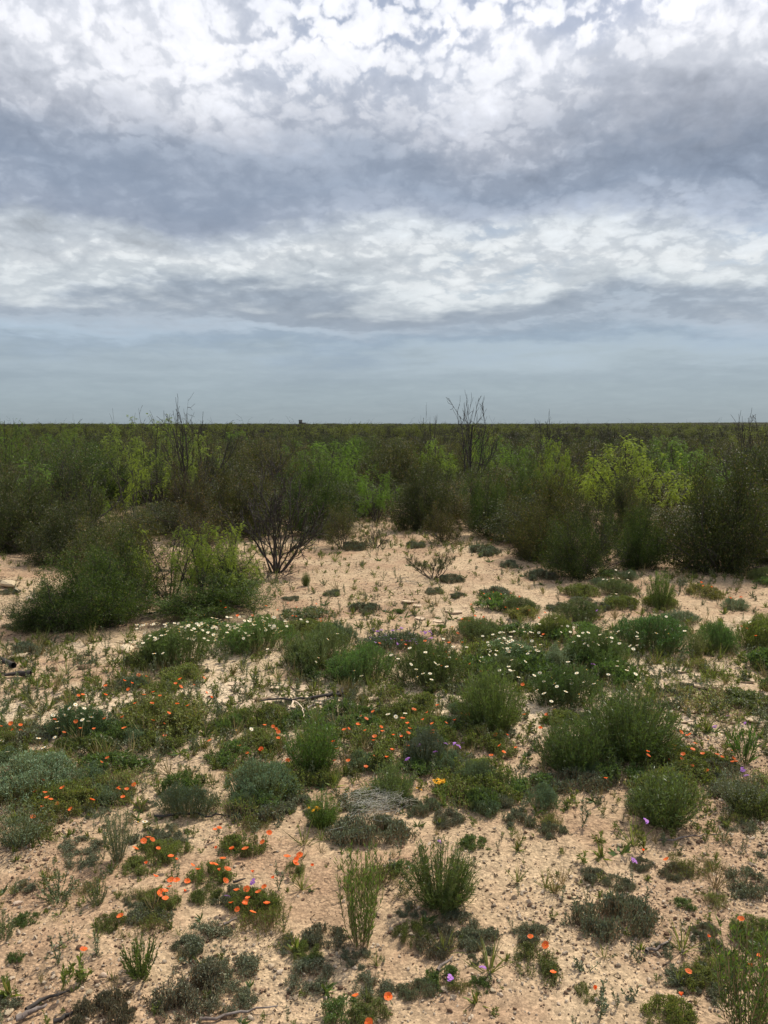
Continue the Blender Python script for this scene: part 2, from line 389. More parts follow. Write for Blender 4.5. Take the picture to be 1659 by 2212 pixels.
def grow(rng, n0, L0, tilt, levels, r0, wig=0.12, up=0.15, base_r=0.08, nseg=5, kid_from=0.25):
    """branching skeleton: arrays A, B, ra, rb, level"""
    out = []
    stack = []
    for i in range(n0):
        a = 2 * math.pi * (i + rng.random() * .8) / n0; t = math.radians(rng.uniform(*tilt))
        d = np.array([math.cos(a) * math.sin(t), math.sin(a) * math.sin(t), math.cos(t)])
        stack.append((np.array([math.cos(a), math.sin(a), 0]) * base_r * rng.random() - [0, 0, 0.03], d, L0 * rng.uniform(.75, 1.1), r0 * rng.uniform(.7, 1.1), 0))
    while stack:
        p, d, L, r, lv = stack.pop()
        ns = max(2, nseg - lv); pts = [p]; dirs = []
        sl = L / ns
        for k in range(ns):
            d = d + rng.normal(size=3) * wig; d[2] += up * (0.6 if lv == 0 else 1.0) * 0.3; d = d / np.linalg.norm(d)
            pts.append(pts[-1] + d * sl); dirs.append(d)
        rr = [r * (1 - 0.62 * k / ns) for k in range(ns + 1)]
        for k in range(ns): out.append((pts[k], pts[k + 1], rr[k], rr[k + 1], lv))
        if lv < len(levels):
            nk, lr, ang = levels[lv]
            for j in range(nk):
                f = kid_from + (1 - kid_from) * (j + rng.random()) / nk
                k = min(ns - 1, int(f * ns)); q = pts[k] + (pts[k + 1] - pts[k]) * (f * ns - k)
                side = np.cross(dirs[k], rng.normal(size=3)); side /= max(1e-6, np.linalg.norm(side))
                aa = math.radians(ang * rng.uniform(.6, 1.3))
                nd = dirs[k] * math.cos(aa) + side * math.sin(aa)
                stack.append((q, nd, L * lr * rng.uniform(.6, 1.2) * (1.15 - 0.45 * f), rr[k] * 0.6, lv + 1))
    A = np.array([o[0] for o in out]); B = np.array([o[1] for o in out])
    return A, B, np.array([o[2] for o in out]), np.array([o[3] for o in out]), np.array([o[4] for o in out])
def along(rng, A, B, n, jitter=0.0):
    L = np.linalg.norm(B - A, axis=1); i = rng.choice(len(A), n, p=L / L.sum())
    t = rng.random((n, 1)); D = unit(B[i] - A[i])
    return A[i] * (1 - t) + B[i] * t + rng.normal(size=(n, 3)) * jitter, D

PROTO = {}
def proto(kind, R, H, **parts):
    PROTO.setdefault(kind, []).append(dict(R=R, H=H, parts=parts))

def woody(name, seed, R, H, n0, tilt, levels, r0, leafn, ll, lw, leafmat='olive', bark='bark', up=0.2, wig=0.14, dome=False, minlv=2, minr=0.0022, spread=0.012, leafup=0.3, kid=0.25, zmin=0.0):
    rng = np.random.default_rng(seed)
    A, B, ra, rb, lv = grow(rng, n0, 1.0, tilt, levels, r0, wig, up, 0.09, 5, kid)
    sx = R / max(1e-3, np.percentile(np.hypot(B[:, 0], B[:, 1]), 96)); sz = H / np.percentile(B[:, 2], 99)
    s = np.array([sx, sx, sz]); A = A * s; B = B * s
    A[:, 2] = np.maximum(A[:, 2], -0.03); B[:, 2] = np.maximum(B[:, 2], 0.01)
    if dome:
        Mx = (A + B) / 2; ins = (np.hypot(np.hypot(Mx[:, 0], Mx[:, 1]) / (R * 1.08), (Mx[:, 2] - .5 * H) / (.60 * H)) < 1)
        A, B, ra, rb, lv = A[ins], B[ins], ra[ins], rb[ins], lv[ins]
    t = MB()
    big = lv == 0
    tubes(t, A[big], B[big], ra[big], rb[big], bark, 5)
    tubes(t, A[~big], B[~big], np.maximum(ra[~big], minr), np.maximum(rb[~big], minr * .7), bark, 3)
    parts = dict(trunk=t.mesh(name + '_trunk'))
    if leafn:
        c = MB(); k = (lv >= minlv)
        nc = 9 if dome else 3                      # leaves stand in little clusters
        Pp, D = along(rng, A[k], B[k], leafn // nc, spread)
        Pp = np.repeat(Pp, nc, 0) + rng.normal(size=(len(Pp) * nc, 3)) * (.030 if dome else .012); D = np.repeat(D, nc, 0)
        if zmin: ok = Pp[:, 2] > zmin * H * rng.random(len(Pp)); Pp, D = Pp[ok], D[ok]
        if dome:            # a rounded outline with ragged lobes
            a_ = np.arctan2(Pp[:, 1], Pp[:, 0]); lob = 1 + .45 * (vnoise(a_ * 1.6 + 9, Pp[:, 2] / H * 3, seed + 5) - .5)
            q = np.hypot(np.hypot(Pp[:, 0], Pp[:, 1]) / (R * 1.05), (Pp[:, 2] - .50 * H) / (.56 * H)); ok = q < lob; Pp, D = Pp[ok], D[ok]
        # leaves gather in clumps with gaps between them
        g = vnoise(Pp[:, 0] * 5 / R + Pp[:, 2] * 3, Pp[:, 1] * 5 / R - Pp[:, 2] * 4, seed)
        ok = g > 0.30 + 0.15 * rng.random(len(Pp)); Pp, D = Pp[ok], D[ok]
        dd = unit(D * (0.25 if dome else 0.6) + rand_dirs(rng, len(Pp), leafup))
        leaves(c, Pp, dd, ll * rng.uniform(.6, 1.3, len(Pp)), lw * rng.uniform(.7, 1.3, len(Pp)), rng, leafmat)
        parts['crown'] = c.mesh(name + '_crown')
    proto(name, R, H, **parts)

for s in range(4):   # dense dark small-leaved bushes
    woody('creosote', 10 + s, 0.85, 1.15, 20, (8, 84), [(7, .55, 46), (6, .5, 52)], 0.010, 46000, 0.027, 0.0095, minr=0.0016, minlv=1, kid=.12, spread=0.045, dome=True, up=.05, wig=.2)
for s in range(3):   # rounded bushes leafy down to the sand
    woody('full_bush', 15 + s, 1.0, 1.0, 28, (5, 92), [(7, .5, 46), (6, .5, 52)], 0.010, 64000, 0.027, 0.0095, minr=0.0016, up=.04, wig=.2, minlv=0, kid=.10, spread=0.06, dome=True)
for s in range(2):   # brownish thin ones, more twig than leaf
    woody('thin_shrub', 20 + s, 0.75, 1.0, 18, (6, 78), [(7, .55, 42), (6, .5, 48)], 0.009, 24000, 0.024, 0.008, minr=0.0016, bark='twig', minlv=1, kid=.18, spread=0.035, dome=True, up=.08, wig=.2)
woody('bare_vase', 30, 0.62, 1.05, 13, (8, 74), [(6, .6, 24), (6, .5, 28)], 0.013, 4500, 0.02, 0.006, up=0.30, wig=0.20, kid=.35, minr=0.0040)
woody('umbrella_shrub', 31, 0.45, 0.42, 12, (35, 74), [(7, .5, 32), (7, .5, 40)], 0.009, 8000, 0.016, 0.006, bark='twig', up=0.9, kid=.5, minlv=2, zmin=.6)
for s in range(2):
    woody('dead_tree', 40 + s, 0.8, 2.0, 6, (6, 36), [(6, .50, 36), (6, .42, 40)], 0.028, 0, 0, 0, up=0.35, wig=0.20, kid=.4, minr=0.0045)
woody('dead_bush', 45, 0.45, 0.5, 12, (15, 75), [(5, .5, 36), (4, .45, 40)], 0.010, 500, 0.015, 0.006, up=0.1, wig=0.2, minr=0.003)

def mesquite(seed, R, H, nfr, n0=9, tilt=(12, 76)):
    rng = np.random.default_rng(seed)
    A, B, ra, rb, lv = grow(rng, n0, 1.0, tilt, [(5, .6, 55), (4, .55, 60)], 0.02, 0.24, 0.02, 0.07, 5, 0.3)
    sx = R / np.percentile(np.hypot(B[:, 0], B[:, 1]), 95); sz = H / np.percentile(B[:, 2], 99)
    s = np.array([sx, sx, sz]) * [1.12, 1.12, 1]; A = A * s; B = B * s
    B[:, 2] = np.maximum(B[:, 2], 0.02); A[:, 2] = np.maximum(A[:, 2], -0.03)
    t = MB(); big = lv == 0
    tubes(t, A[big], B[big], ra[big], rb[big], 'bark', 5)
    tubes(t, A[~big], B[~big], np.maximum(ra[~big], .003), np.maximum(rb[~big], .002), 'bark', 3)
    c = MB(); k = lv >= 1
    Pp, D = along(rng, A[k], B[k], int(nfr * 1.5), 0.02)
    ok = (Pp[:, 2] > 0.22 * H) & (np.hypot(Pp[:, 0], Pp[:, 1]) > R * .32 * rng.random(len(Pp)) * 1.6) & (Pp[:, 2] < H * (1.02 - .35 * (np.hypot(Pp[:, 0], Pp[:, 1]) / R) ** 2)); Pp, D = Pp[ok], D[ok]
    g = vnoise(Pp[:, 0] * 3.2 / R + Pp[:, 2] * 2, Pp[:, 1] * 3.2 / R - Pp[:, 2] * 2, seed); ok = g > 0.36; Pp, D = Pp[ok], D[ok]
    n = len(Pp); F = unit(D * .3 + rand_dirs(rng, n, 0.15) + np.array([0.35, -0.1, 0])); L = rng.uniform(.09, .15, n)
    S = unit(np.cross(F, [0, 0, 1.0]))
    for j in range(9):
        tt = 0.12 + 0.88 * j / 8; q = Pp + F * (L * tt)[:, None]; q[:, 2] -= L * tt * tt * 0.55
        for sg in (-1, 1):
            d = unit(S * sg + F * 0.45 + rng.normal(size=(n, 3)) * .12 - [0, 0, .35])
            leaves(c, q, d, 0.026 * rng.uniform(.8, 1.2, n), 0.0075, rng, 'mesq')
    proto('mesquite', R, H, trunk=t.mesh('mesquite_trunk'), crown=c.mesh('mesquite_crown'))
for s in range(3): mesquite(50 + s, 1.15, 1.45, 1900 + 100 * s)

# ---- low plants -------------------------------------------------------------
def fan_plant(kind, seed, R, H, ns, nl, ll, lw, leafmat, curve=0.5, leafang=0.5, stemr=0.0012, tiltmax=60, lo=0.1, stalk='stalk', base=0.25, droop=0.0, clump=0.0):
    """upright stems fanning from a crown, narrow leaves along them"""
    rng = np.random.default_rng(seed)
    a = rng.random(ns) * 2 * math.pi; rr = np.sqrt(rng.random(ns))
    dirxy = np.stack([np.cos(a), np.sin(a)], 1)
    t = np.radians(tiltmax) * rr; L = H * rng.uniform(.72, 1.08, ns) * (1 - 0.12 * rr)
    P0 = np.concatenate([dirxy * (rr * R * base)[:, None], np.zeros((ns, 1))], 1)
    nseg = 4; pts = [P0]; A = []; B = []
    for k in range(nseg):
        tt = t * (1 - curve * k / nseg); 
        d = np.concatenate([dirxy * np.sin(tt)[:, None], np.cos(tt)[:, None]], 1) + rng.normal(size=(ns, 3)) * .09
        nx = pts[-1] + unit(d) * (L / nseg)[:, None]; A.append(pts[-1]); B.append(nx); pts.append(nx)
    A = np.concatenate(A); B = np.concatenate(B)
    ext = np.percentile(np.hypot(B[:, 0], B[:, 1]), 97); s = np.array([R * .93 / ext, R * .93 / ext, H * .95 / np.percentile(B[:, 2], 98)]); A = A * s; B = B * s
    sm = MB(); tubes(sm, A, B, stemr, stemr * .8, stalk, 3)
    n = ns * nl; Pp, D = along(rng, A, B, n, 0.0)
    ok = Pp[:, 2] > lo * H * rng.random(n) * 2; Pp, D = Pp[ok], D[ok]
    d = unit(D * (1 - leafang) + rand_dirs(rng, len(Pp), .1) * leafang)
    fo = MB(); leaves(fo, Pp, d, ll * rng.uniform(.6, 1.3, len(Pp)), lw * rng.uniform(.7, 1.3, len(Pp)), rng, leafmat, droop=droop)
    proto(kind, R, H, stalk=sm.mesh(kind + '_stalk'), foliage=fo.mesh(kind + '_foliage'))

for s in range(2): fan_plant('broom', 60 + s, 0.17, 0.30, 190, 44, .025, .0028, 'broom', .45, .48, tiltmax=74, lo=.02, base=.42)
for s in range(2): fan_plant('broom_big', 64 + s, 0.30, 0.38, 520, 38, .028, .0032, 'broom', .4, .48, tiltmax=76, base=.6, lo=.02)
fan_plant('wand_tuft', 66, 0.12, 0.50, 58, 40, .034, .0042, 'broom', .9, .35, tiltmax=20, lo=.06, stalk='dry', base=.45)
for s in range(2): fan_plant('grey_feather', 68 + s, 0.13, 0.28, 90, 34, .016, .0026, 'sage', .5, .7, tiltmax=42)
for s in range(2): fan_plant('finger_tuft', 70 + s, 0.11, 0.17, 34, 70, .016, .0036, 'broom', .55, .35, stemr=.0016, tiltmax=55, lo=.02)
fan_plant('stiff_tuft', 72, 0.10, 0.15, 20, 60, .012, .0045, 'mat', .55, .6, stemr=.0015, tiltmax=45, lo=.02)
fan_plant('blade_tuft', 73, 0.09, 0.10, 30, 6, .05, .006, 'feather', .3, .4, tiltmax=60)

def mound(kind, seed, R, H, n, ll, lw, leafmat, up=0.8, patchy=0.0, clump=40, cr=0.25, stems=120, stemmat='stalk', shell=0.55, noisec=7, basef=.72):
    """low rounded or ragged plant: small leafy sprigs over a dome"""
    rng = np.random.default_rng(seed)
    cc = rng.random((clump, 2)) * 2 - 1; cc = cc[np.hypot(cc[:, 0], cc[:, 1]) < 1.0]
    ns = stems
    c = cc[rng.integers(len(cc), size=ns)] * .85 + rng.normal(size=(ns, 2)) * cr
    r = np.hypot(c[:, 0], c[:, 1]); c = c[r < 1.08]; r = r[r < 1.08]
    if patchy:
        k = vnoise(c[:, 0] * noisec * .5 + 3, c[:, 1] * noisec * .5 + 9, seed) > patchy; c, r = c[k], r[k]
    top = H * np.sqrt(np.clip(1.08 - r ** 2 * .92, 0.05, 1)) * (0.62 + 0.5 * vnoise(c[:, 0] * 3 + 5, c[:, 1] * 3, seed + 1))
    T = np.concatenate([c * R, top[:, None]], 1)
    base = np.concatenate([c * R * basef + rng.normal(size=c.shape) * R * .04, np.zeros((len(c), 1))], 1)
    sm = MB(); M = (base + T) / 2 + rng.normal(size=T.shape) * R * .02
    A = np.concatenate([base, M]); B = np.concatenate([M, T]); tubes(sm, A, B, .0013, .0009, stemmat, 3)
    i = rng.integers(len(T), size=n); t = 1 - rng.random(n) ** 1.6 * shell
    t2 = t[:, None]; Pp = np.where(t2 > .5, M[i] * (2 - 2 * t2) + T[i] * (2 * t2 - 1), base[i] * (1 - 2 * t2) + M[i] * 2 * t2)
    Pp = Pp + rng.normal(size=(n, 3)) * R * .018; Pp[:, 2] = np.maximum(Pp[:, 2], 0.003)
    d = unit(unit(T[i] - base[i]) * .5 + rand_dirs(rng, n, .2) * up)
    fo = MB(); leaves(fo, Pp, d, ll * rng.uniform(.6, 1.35, n), lw * rng.uniform(.7, 1.3, n), rng, leafmat)
    proto(kind, R, H, stalk=sm.mesh(kind + '_stalk'), foliage=fo.mesh(kind + '_foliage'))

for s in range(2): mound('sage', 80 + s, 0.24, 0.18, 6500, .015, .0034, 'sage', .8, 0, 60, .2, 520)
for s in range(3): mound('grey_mat', 84 + s, 0.22, 0.055, 5200, .013, .0052, 'mat', 1.6, .40, 44, .10, 900, 'dry', .9, basef=.97)
for s in range(3): mound('mallow', 88 + s, 0.24, 0.13, 4200, .016, .0064, 'mallow', 1.6, .36, 40, .12, 640, 'stalk', .85, basef=.93)
for s in range(3): mound('daisy_mound', 92 + s, 0.28, 0.20, 13000, .018, .0028, 'feather', .9, .12, 60, .2, 520, 'stalk', .7)
for s in range(2): mound('green_weed', 96 + s, 0.14, 0.08, 2400, .018, .0045, 'feather', .9, .2, 18, .16, 220, basef=.88)
mound('sparse_weed', 99, 0.22, 0.07, 1700, .016, .0035, 'mallow', 1.0, .35, 20, .16, 260, 'dry', .9, basef=.92)

def sprig(kind, seed, H, n, ll, lw, leafmat, lean=.15, heads=1):
    rng = np.random.default_rng(seed); sm = MB(); fo = MB()
    for h in range(heads):
        a = rng.random() * 6.28; d = np.array([math.cos(a) * lean * (h + .5), math.sin(a) * lean * (h + .5), 1.0]); d /= np.linalg.norm(d)
        top = d * H * rng.uniform(.6, 1); tubes(fo, [[0, 0, 0]], [top], .0014, .0008, 'stalk')
        t = rng.random((n, 1)) ** .7; Pp = top * t; dd = unit(d * .5 + rand_dirs(rng, n, .1))
        leaves(fo, Pp, dd, ll * (1.1 - .4 * t[:, 0]) * rng.uniform(.7, 1.2, n), lw, rng, leafmat)
    proto(kind, H * .4, H, foliage=fo.mesh(kind))
for s in range(2): sprig('grey_sprig', 110 + s, .07, 26, .014, .005, 'mat', .35, 4)
for s in range(2): sprig('green_sprig', 114 + s, .07, 18, .022, .006, 'mallow', .3, 3)
for s in range(2): sprig('tall_sprig', 118 + s, .10, 46, .016, .004, 'mat', .2, 2)
def rosette(kind, seed, n, L, Wd, mat, up=.6):
    rng = np.random.default_rng(seed); fo = MB()
    P = rng.normal(size=(n, 3)) * .004; P[:, 2] = 0.002
    blades(fo, P, rand_dirs(rng, n, up) * [1, 1, 1] + [0, 0, .15], L * rng.uniform(.6, 1.2, n), Wd, rng, mat, .3)
    proto(kind, L, L * .7, foliage=fo.mesh(kind))
rosette('rosette', 120, 16, .05, .010, 'feather'); rosette('rosette', 121, 20, .045, .007, 'mallow'); rosette('grass_wisp', 122, 22, .08, .0025, 'dry', 1.2); rosette('grass_wisp', 123, 26, .07, .0028, 'mallow', 1.1)

# ---- flowers ------------------------------------------------------------------
def petals(mb, n, r, w, cup, mat, rng, lift=0.0, segs=2, round_=True):
    for k in range(n):
        a = 2 * math.pi * k / n + rng.normal() * .08
        u = np.array([math.cos(a), math.sin(a), 0]); s = np.array([-math.sin(a), math.cos(a), 0]); z = np.array([0, 0, 1.0])
        c = cup * rng.uniform(.85, 1.15)
        pts = []
        for (t, ww) in ((0.05, .25), (.5, .95), (.85, .9), (1.0, .45)):
            rad = r * t * math.cos(c * (1 - t * .35)); h = lift + r * t * math.sin(c * (1 - t * .35))
            pts += [u * rad + z * h - s * w * ww / 2, u * rad + z * h + s * w * ww / 2]
        mb.add(pts, [[0, 1, 3, 2], [2, 3, 5, 4], [4, 5, 7, 6]], mat)
def dome(mb, r, h, z, mat, seg=7):
    V = [[0, 0, z + h]]; 
    for (rr, zz) in ((.65, .7), (1, 0)):
        V += [[r * rr * math.cos(6.283 * k / seg), r * rr * math.sin(6.283 * k / seg), z + h * zz] for k in range(seg)]
    mb.add(V, [[0, 1 + k, 1 + (k + 1) % seg] for k in range(seg)], mat)
    mb.add(V, [[1 + k, 1 + seg + k, 1 + seg + (k + 1) % seg, 1 + (k + 1) % seg] for k in range(seg)], mat)
FLOWER = {}
def stemmed(kind, build, stem, seeds):
    L = []
    for s in seeds:
        rng = np.random.default_rng(s); mb = MB(); build(mb, rng)
        tubes(mb, [[0, 0, -.002], [0.002, 0.001, -stem * .5]], [[0.002, 0.001, -stem * .5], [0, 0, -stem]], .0009, .0009, 'stalk')
        L.append(mb.mesh(kind))
    FLOWER[kind] = L
stemmed('orange', lambda m, r: (petals(m, 5, .0175, .018, .75, 'orange', r), dome(m, .0032, .006, .001, 'yellow')), .07, (1, 2))
_o = MB(); petals(_o, 5, .0185, .019, .45, 'orange', np.random.default_rng(5)); dome(_o, .003, .005, .001, 'yellow'); tubes(_o, [[0, 0, 0]], [[.002, 0, -.07]], .0009, .0009, 'stalk'); FLOWER['orange'].append(_o.mesh('orange'))
stemmed('bud', lambda m, r: petals(m, 5, .013, .010, 1.30, 'orange', r), .06, (7,))
stemmed('white', lambda m, r: (petals(m, 10, .0125, .0062, .12, 'white', r), dome(m, .0042, .003, .0005, 'yellow')), .05, (11, 12))
stemmed('yellow', lambda m, r: (petals(m, 7, .011, .006, -.3, 'yellow', r), dome(m, .004, .005, 0, 'yellow')), .05, (13,))
def verb(m, r):
    for k in range(13):
        a = r.random() * 6.28; q = math.sqrt(r.random()); c = np.array([math.cos(a) * q * .013, math.sin(a) * q * .013, .007 * (1 - q * q)])
        b = MB(); petals(b, 5, .0052, .0042, .15, 'purple', r)
        for vv, ff in zip(b.v, b.f): m.add(vv + c, ff - ff.min(), 'purple')
stemmed('violet', verb, .05, (15, 16))

# ------------------------------------------------------------------ objects
def obj(name, mesh, parent=None, loc=(0, 0, 0), rot=(0, 0, 0), scale=(1, 1, 1), color=None):
    o = bpy.data.objects.new(name, mesh); COL.objects.link(o)
    o.location = loc; o.rotation_euler = rot; o.scale = scale
    if parent: o.parent = parent
    if color: o.color = (*color, 1)
    return o
def tag(o, label=None, cat=None, group=None, kind=None):
    if label: o['label'] = label
    if cat: o['category'] = cat
    if group: o['group'] = group
    if kind or cat: o['kind'] = kind or 'thing'
    return o
R_ = random.Random(4)
ANCH = []           # (name phrase, x, y)

FL_NAME = {'orange': 'flower', 'bud': 'flower_bud', 'white': 'flower', 'yellow': 'flower', 'violet': 'flower_head'}
def flower(kind, parent, p, size=1.0):
    size *= {'orange': .68, 'bud': .8, 'white': .98, 'violet': .85, 'yellow': .9}[kind]
    me = FLOWER[kind]; m = me[R_.randrange(len(me))]
    tl = R_.uniform(.1, .75); a = R_.uniform(-2.6, 1.0)      # faces mostly the light and the open side
    o = obj(FL_NAME[kind], m, parent, p, (tl * math.cos(a) * -1, tl * math.sin(a), R_.random() * 6.3), (size,) * 3)
    return o
def root(name, p):
    e = bpy.data.objects.new(name, None); COL.objects.link(e); e.empty_display_size = .1; e.location = p; return e
def plant_at(name, kind, x, y, rx, ry, h, label, cat, group=None, tint=None, var=None, rot=None):
    z = float(height(x, y))
    pr = PROTO[kind][R_.randrange(len(PROTO[kind])) if var is None else var % len(PROTO[kind])]
    e = root(name, (x, y, z - 0.004)); tag(e, label, cat, group)
    rot = R_.random() * 6.283 if rot is None else rot
    iso = abs(rx - ry) / max(rx, ry) < .15
    # a rotation can only be combined with an uneven footprint when the footprint turns with it
    for pn, me in pr['parts'].items():
        c = tint if (tint and pn in ('foliage', 'crown')) else None
        o = obj(pn, me, e, (0, 0, 0), (0, 0, rot if iso else (0 if rot < 3.14 else math.pi)), (rx / pr['R'], ry / pr['R'], h / pr['H']), c)
    return e
def place(name, kind, box, label, cat='plant', group=None, tint=None, fl=None, hmin=0.04, var=None, anchor=None, rot=None, hmax=9, dratio=1.0):
    x0, y0, x1, y1 = box; xc = (x0 + x1) / 2
    g = ground(xc, y1); Yf = g[1]
    w = (x1 - x0) / FV * Yf / math.cos(PITCH)
    r = w / 2; Yc = Yf + r * dratio * .9
    for _ in range(2): r = (x1 - x0) / FV * Yc / 2; Yc = Yf + r * dratio * .8
    xw = (xc - CX) / FV * Yc * 1.0
    xw = at_depth(xc, (y0 + y1) / 2, Yc)[0]
    z0 = float(height(xw, Yc)); h = at_depth(xc, y0, Yc)[2] - z0; ry = r * dratio
    own = {'grey_mat': .05, 'mallow': .10, 'green_weed': .07, 'sparse_weed': .06, 'sage': .17, 'daisy_mound': .25}.get(kind)
    if kind == 'full_bush': r *= 1.12; ry *= 1.12
    if own:                       # low spreading plants: the height is known, the far rim gives the depth
        h = min(max(hmin, min(h, own)), own * 1.6) if hmin <= own else hmin
        h = min(h, r * {'grey_mat': .42, 'mallow': .62, 'green_weed': .6, 'sparse_weed': .5}.get(kind, 2))
        Yb = ground(xc, y0, h * .75)[1]; ry = min(max(r * .45, (Yb - Yf) / 2), r * 1.8); Yc = Yf + ry * .95
        if own > .15:
            h = max(h, own * .7)
        xw = at_depth(xc, (y0 + y1) / 2, Yc)[0]; r = (x1 - x0) / FV * Yc / 2
    h = min(h, hmax)
    e = plant_at(name, kind, xw, Yc, r, ry, h, label, cat, group, tint, var, rot)
    e['_'] = 0; del e['_']
    ez = e.location.z
    for fk, spec in (fl or {}).items():
        size = 1.0
        if isinstance(spec, int):
            for _ in range(spec):
                a = R_.random() * 6.283; q = math.sqrt(R_.random()) * .97
                hz = h * math.sqrt(max(.08, 1 - q * q * .9)) * R_.uniform(.72, 1.02) + 0.012
                flower(fk, e, (math.cos(a) * q * r, math.sin(a) * q * ry, hz), R_.uniform(.75, 1.1))
        else:
            for (px, py) in spec:
                hz = max(h * R_.uniform(.92, 1.15), .05); p = ground(px, py, hz)
                q = math.hypot((p[0] - xw) / r, (p[1] - Yc) / ry)
                if fk == 'white': hz = h * 1.2 * math.sqrt(max(.3, 1 - q * q * .6)) + .012; p = ground(px, py, hz)
                elif q > .8: hz = min(hz, max(.05, h * .6)); p = ground(px, py, hz)
                flower(fk, e, (p[0] - xw, p[1] - Yc, p[2] - ez), R_.uniform(.85, 1.12))
    if anchor: ANCH.append((anchor, xw, Yc, r))
    return e

# ------------------------------------------------------------------ ground sheet
def build_ground():
    ys = np.concatenate([np.linspace(-3.2, 1.4, 40), 1.4 * (14 / 1.4) ** np.linspace(0.0025, 1, 460), 14 * (12000 / 14) ** np.linspace(.02, 1, 110)])
    t = np.linspace(-1, 1, 541); u = np.sign(t) * (np.abs(t) * .55 + np.abs(t) ** 4 * .55)
    Yg, U = np.meshgrid(ys, u, indexing='ij'); X = U * (Yg + 4.2) ; 
    X = np.where(Yg > 0, X, U * 4.2 * (1 + 0 * Yg))
    Z = height(X, Yg) + height_fine(X, Yg)
    n, m_ = Yg.shape; V = np.stack([X, Yg, Z], -1).reshape(-1, 3)
    i = (np.arange(n - 1)[:, None] * m_ + np.arange(m_ - 1)[None]).ravel()
    mb = MB(); mb.add(V, np.stack([i, i + 1, i + m_ + 1, i + m_], 1), 'ground')
    o = obj('ground', mb.mesh('ground', True)); tag(o, kind='structure')
    return o
GROUND = build_ground()

# ------------------------------------------------------------------ scattering as ONE object
def unlinked(name, kinds):
    c = bpy.data.collections.new(name); k = 0
    for kd in kinds:
        for pr in PROTO[kd]:
            ms = [m for m in pr['parts'].values()]
            mb = bmesh.new(); mats = []
            for m in ms:
                off = len(mats); n0 = len(mb.faces); mb.from_mesh(m); mb.faces.ensure_lookup_table()
                for f in mb.faces[n0:]: f.material_index += off
                mats += list(m.materials)
            me = bpy.data.meshes.new(f'{name}_{k:02d}'); mb.to_mesh(me); mb.free()
            for q in mats: me.materials.append(q)
            c.objects.link(bpy.data.objects.new(f'{name}_{k:02d}', me)); k += 1
    return c, k
def scatter(name, col, nsrc, pts, rot, scl, label, cat=None):
    n = len(pts); me = bpy.data.meshes.new(name); me.vertices.add(n); me.vertices.foreach_set('co', np.asarray(pts, float).ravel())
    rng = np.random.default_rng(n)
    for nm, tp, key, arr in (('rot', 'FLOAT_VECTOR', 'vector', rot), ('scl', 'FLOAT_VECTOR', 'vector', scl), ('idx', 'INT', 'value', rng.integers(0, nsrc, n))):
        a = me.attributes.new(nm, tp, 'POINT'); a.data.foreach_set(key, np.asarray(arr, np.int32 if tp == 'INT' else np.float32).ravel())
    o = obj(name, me); tag(o, label, cat, kind='stuff')
    ng = bpy.data.node_groups.new(name, 'GeometryNodeTree')
    ng.interface.new_socket('Geometry', in_out='INPUT', socket_type='NodeSocketGeometry'); ng.interface.new_socket('Geometry', in_out='OUTPUT', socket_type='NodeSocketGeometry')
    N, L = ng.nodes, ng.links
    gi, go = N.new('NodeGroupInput'), N.new('NodeGroupOutput')
    mp = N.new('GeometryNodeMeshToPoints'); L.new(gi.outputs[0], mp.inputs['Mesh'])
    ci = N.new('GeometryNodeCollectionInfo'); ci.inputs['Collection'].default_value = col
    ci.inputs['Separate Children'].default_value = True; ci.inputs['Reset Children'].default_value = True
    ip = N.new('GeometryNodeInstanceOnPoints'); ip.inputs['Pick Instance'].default_value = True
    L.new(mp.outputs[0], ip.inputs['Points']); L.new(ci.outputs[0], ip.inputs['Instance'])
    for nm, tp, sock in (('rot', 'FLOAT_VECTOR', 'Rotation'), ('scl', 'FLOAT_VECTOR', 'Scale'), ('idx', 'INT', 'Instance Index')):
        na = N.new('GeometryNodeInputNamedAttribute'); na.data_type = tp; na.inputs['Name'].default_value = nm
        L.new(na.outputs['Attribute'], ip.inputs[sock])
    L.new(ip.outputs[0], go.inputs[0])
    md = o.modifiers.new('scatter', 'NODES'); md.node_group = ng
    return o

# ------------------------------------------------------------------ stones
def rock_mesh(seed, mat, flat=.6, n=16, sub=False):
    rng = np.random.default_rng(seed); bm = bmesh.new()
    for p in unit(rng.normal(size=(n, 3))) * rng.uniform(.75, 1.0, (n, 1)) * [1, .8, flat]: bm.verts.new(p)
    r = bmesh.ops.convex_hull(bm, input=bm.verts)
    bmesh.ops.delete(bm, geom=[g for g in r['geom_interior'] if isinstance(g, bmesh.types.BMVert)], context='VERTS')
    bmesh.ops.bevel(bm, geom=bm.edges[:], offset=.09, segments=1, affect='EDGES')
    me = bpy.data.meshes.new('rock'); bm.to_mesh(me); bm.free(); me.materials.append(MT[mat]); return me
ROCKS = [rock_mesh(200 + k, 'stone', (.5, .65, .4)[k % 3]) for k in range(6)]
CLODS = [rock_mesh(220 + k, 'clod', .6) for k in range(3)]
SLABS = [rock_mesh(240 + k, 'stone', .22, 22) for k in range(3)]
def pebble_col():
    c = bpy.data.collections.new('pebble_kinds'); k = 0
    for ms in (ROCKS[:6], CLODS):
        for m in ms:
            c.objects.link(bpy.data.objects.new(f'pebble_kind_{k}', m)); k += 1
    return c, k

# ------------------------------------------------------------------ far brush and mid field brush
rg = np.random.default_rng(77)
DARK, OLIVE, BROWN, GREEN = (.9, .95, .9), (1.2, 1.08, .85), (1.35, 1.1, .95), (.95, 1.3, .8)

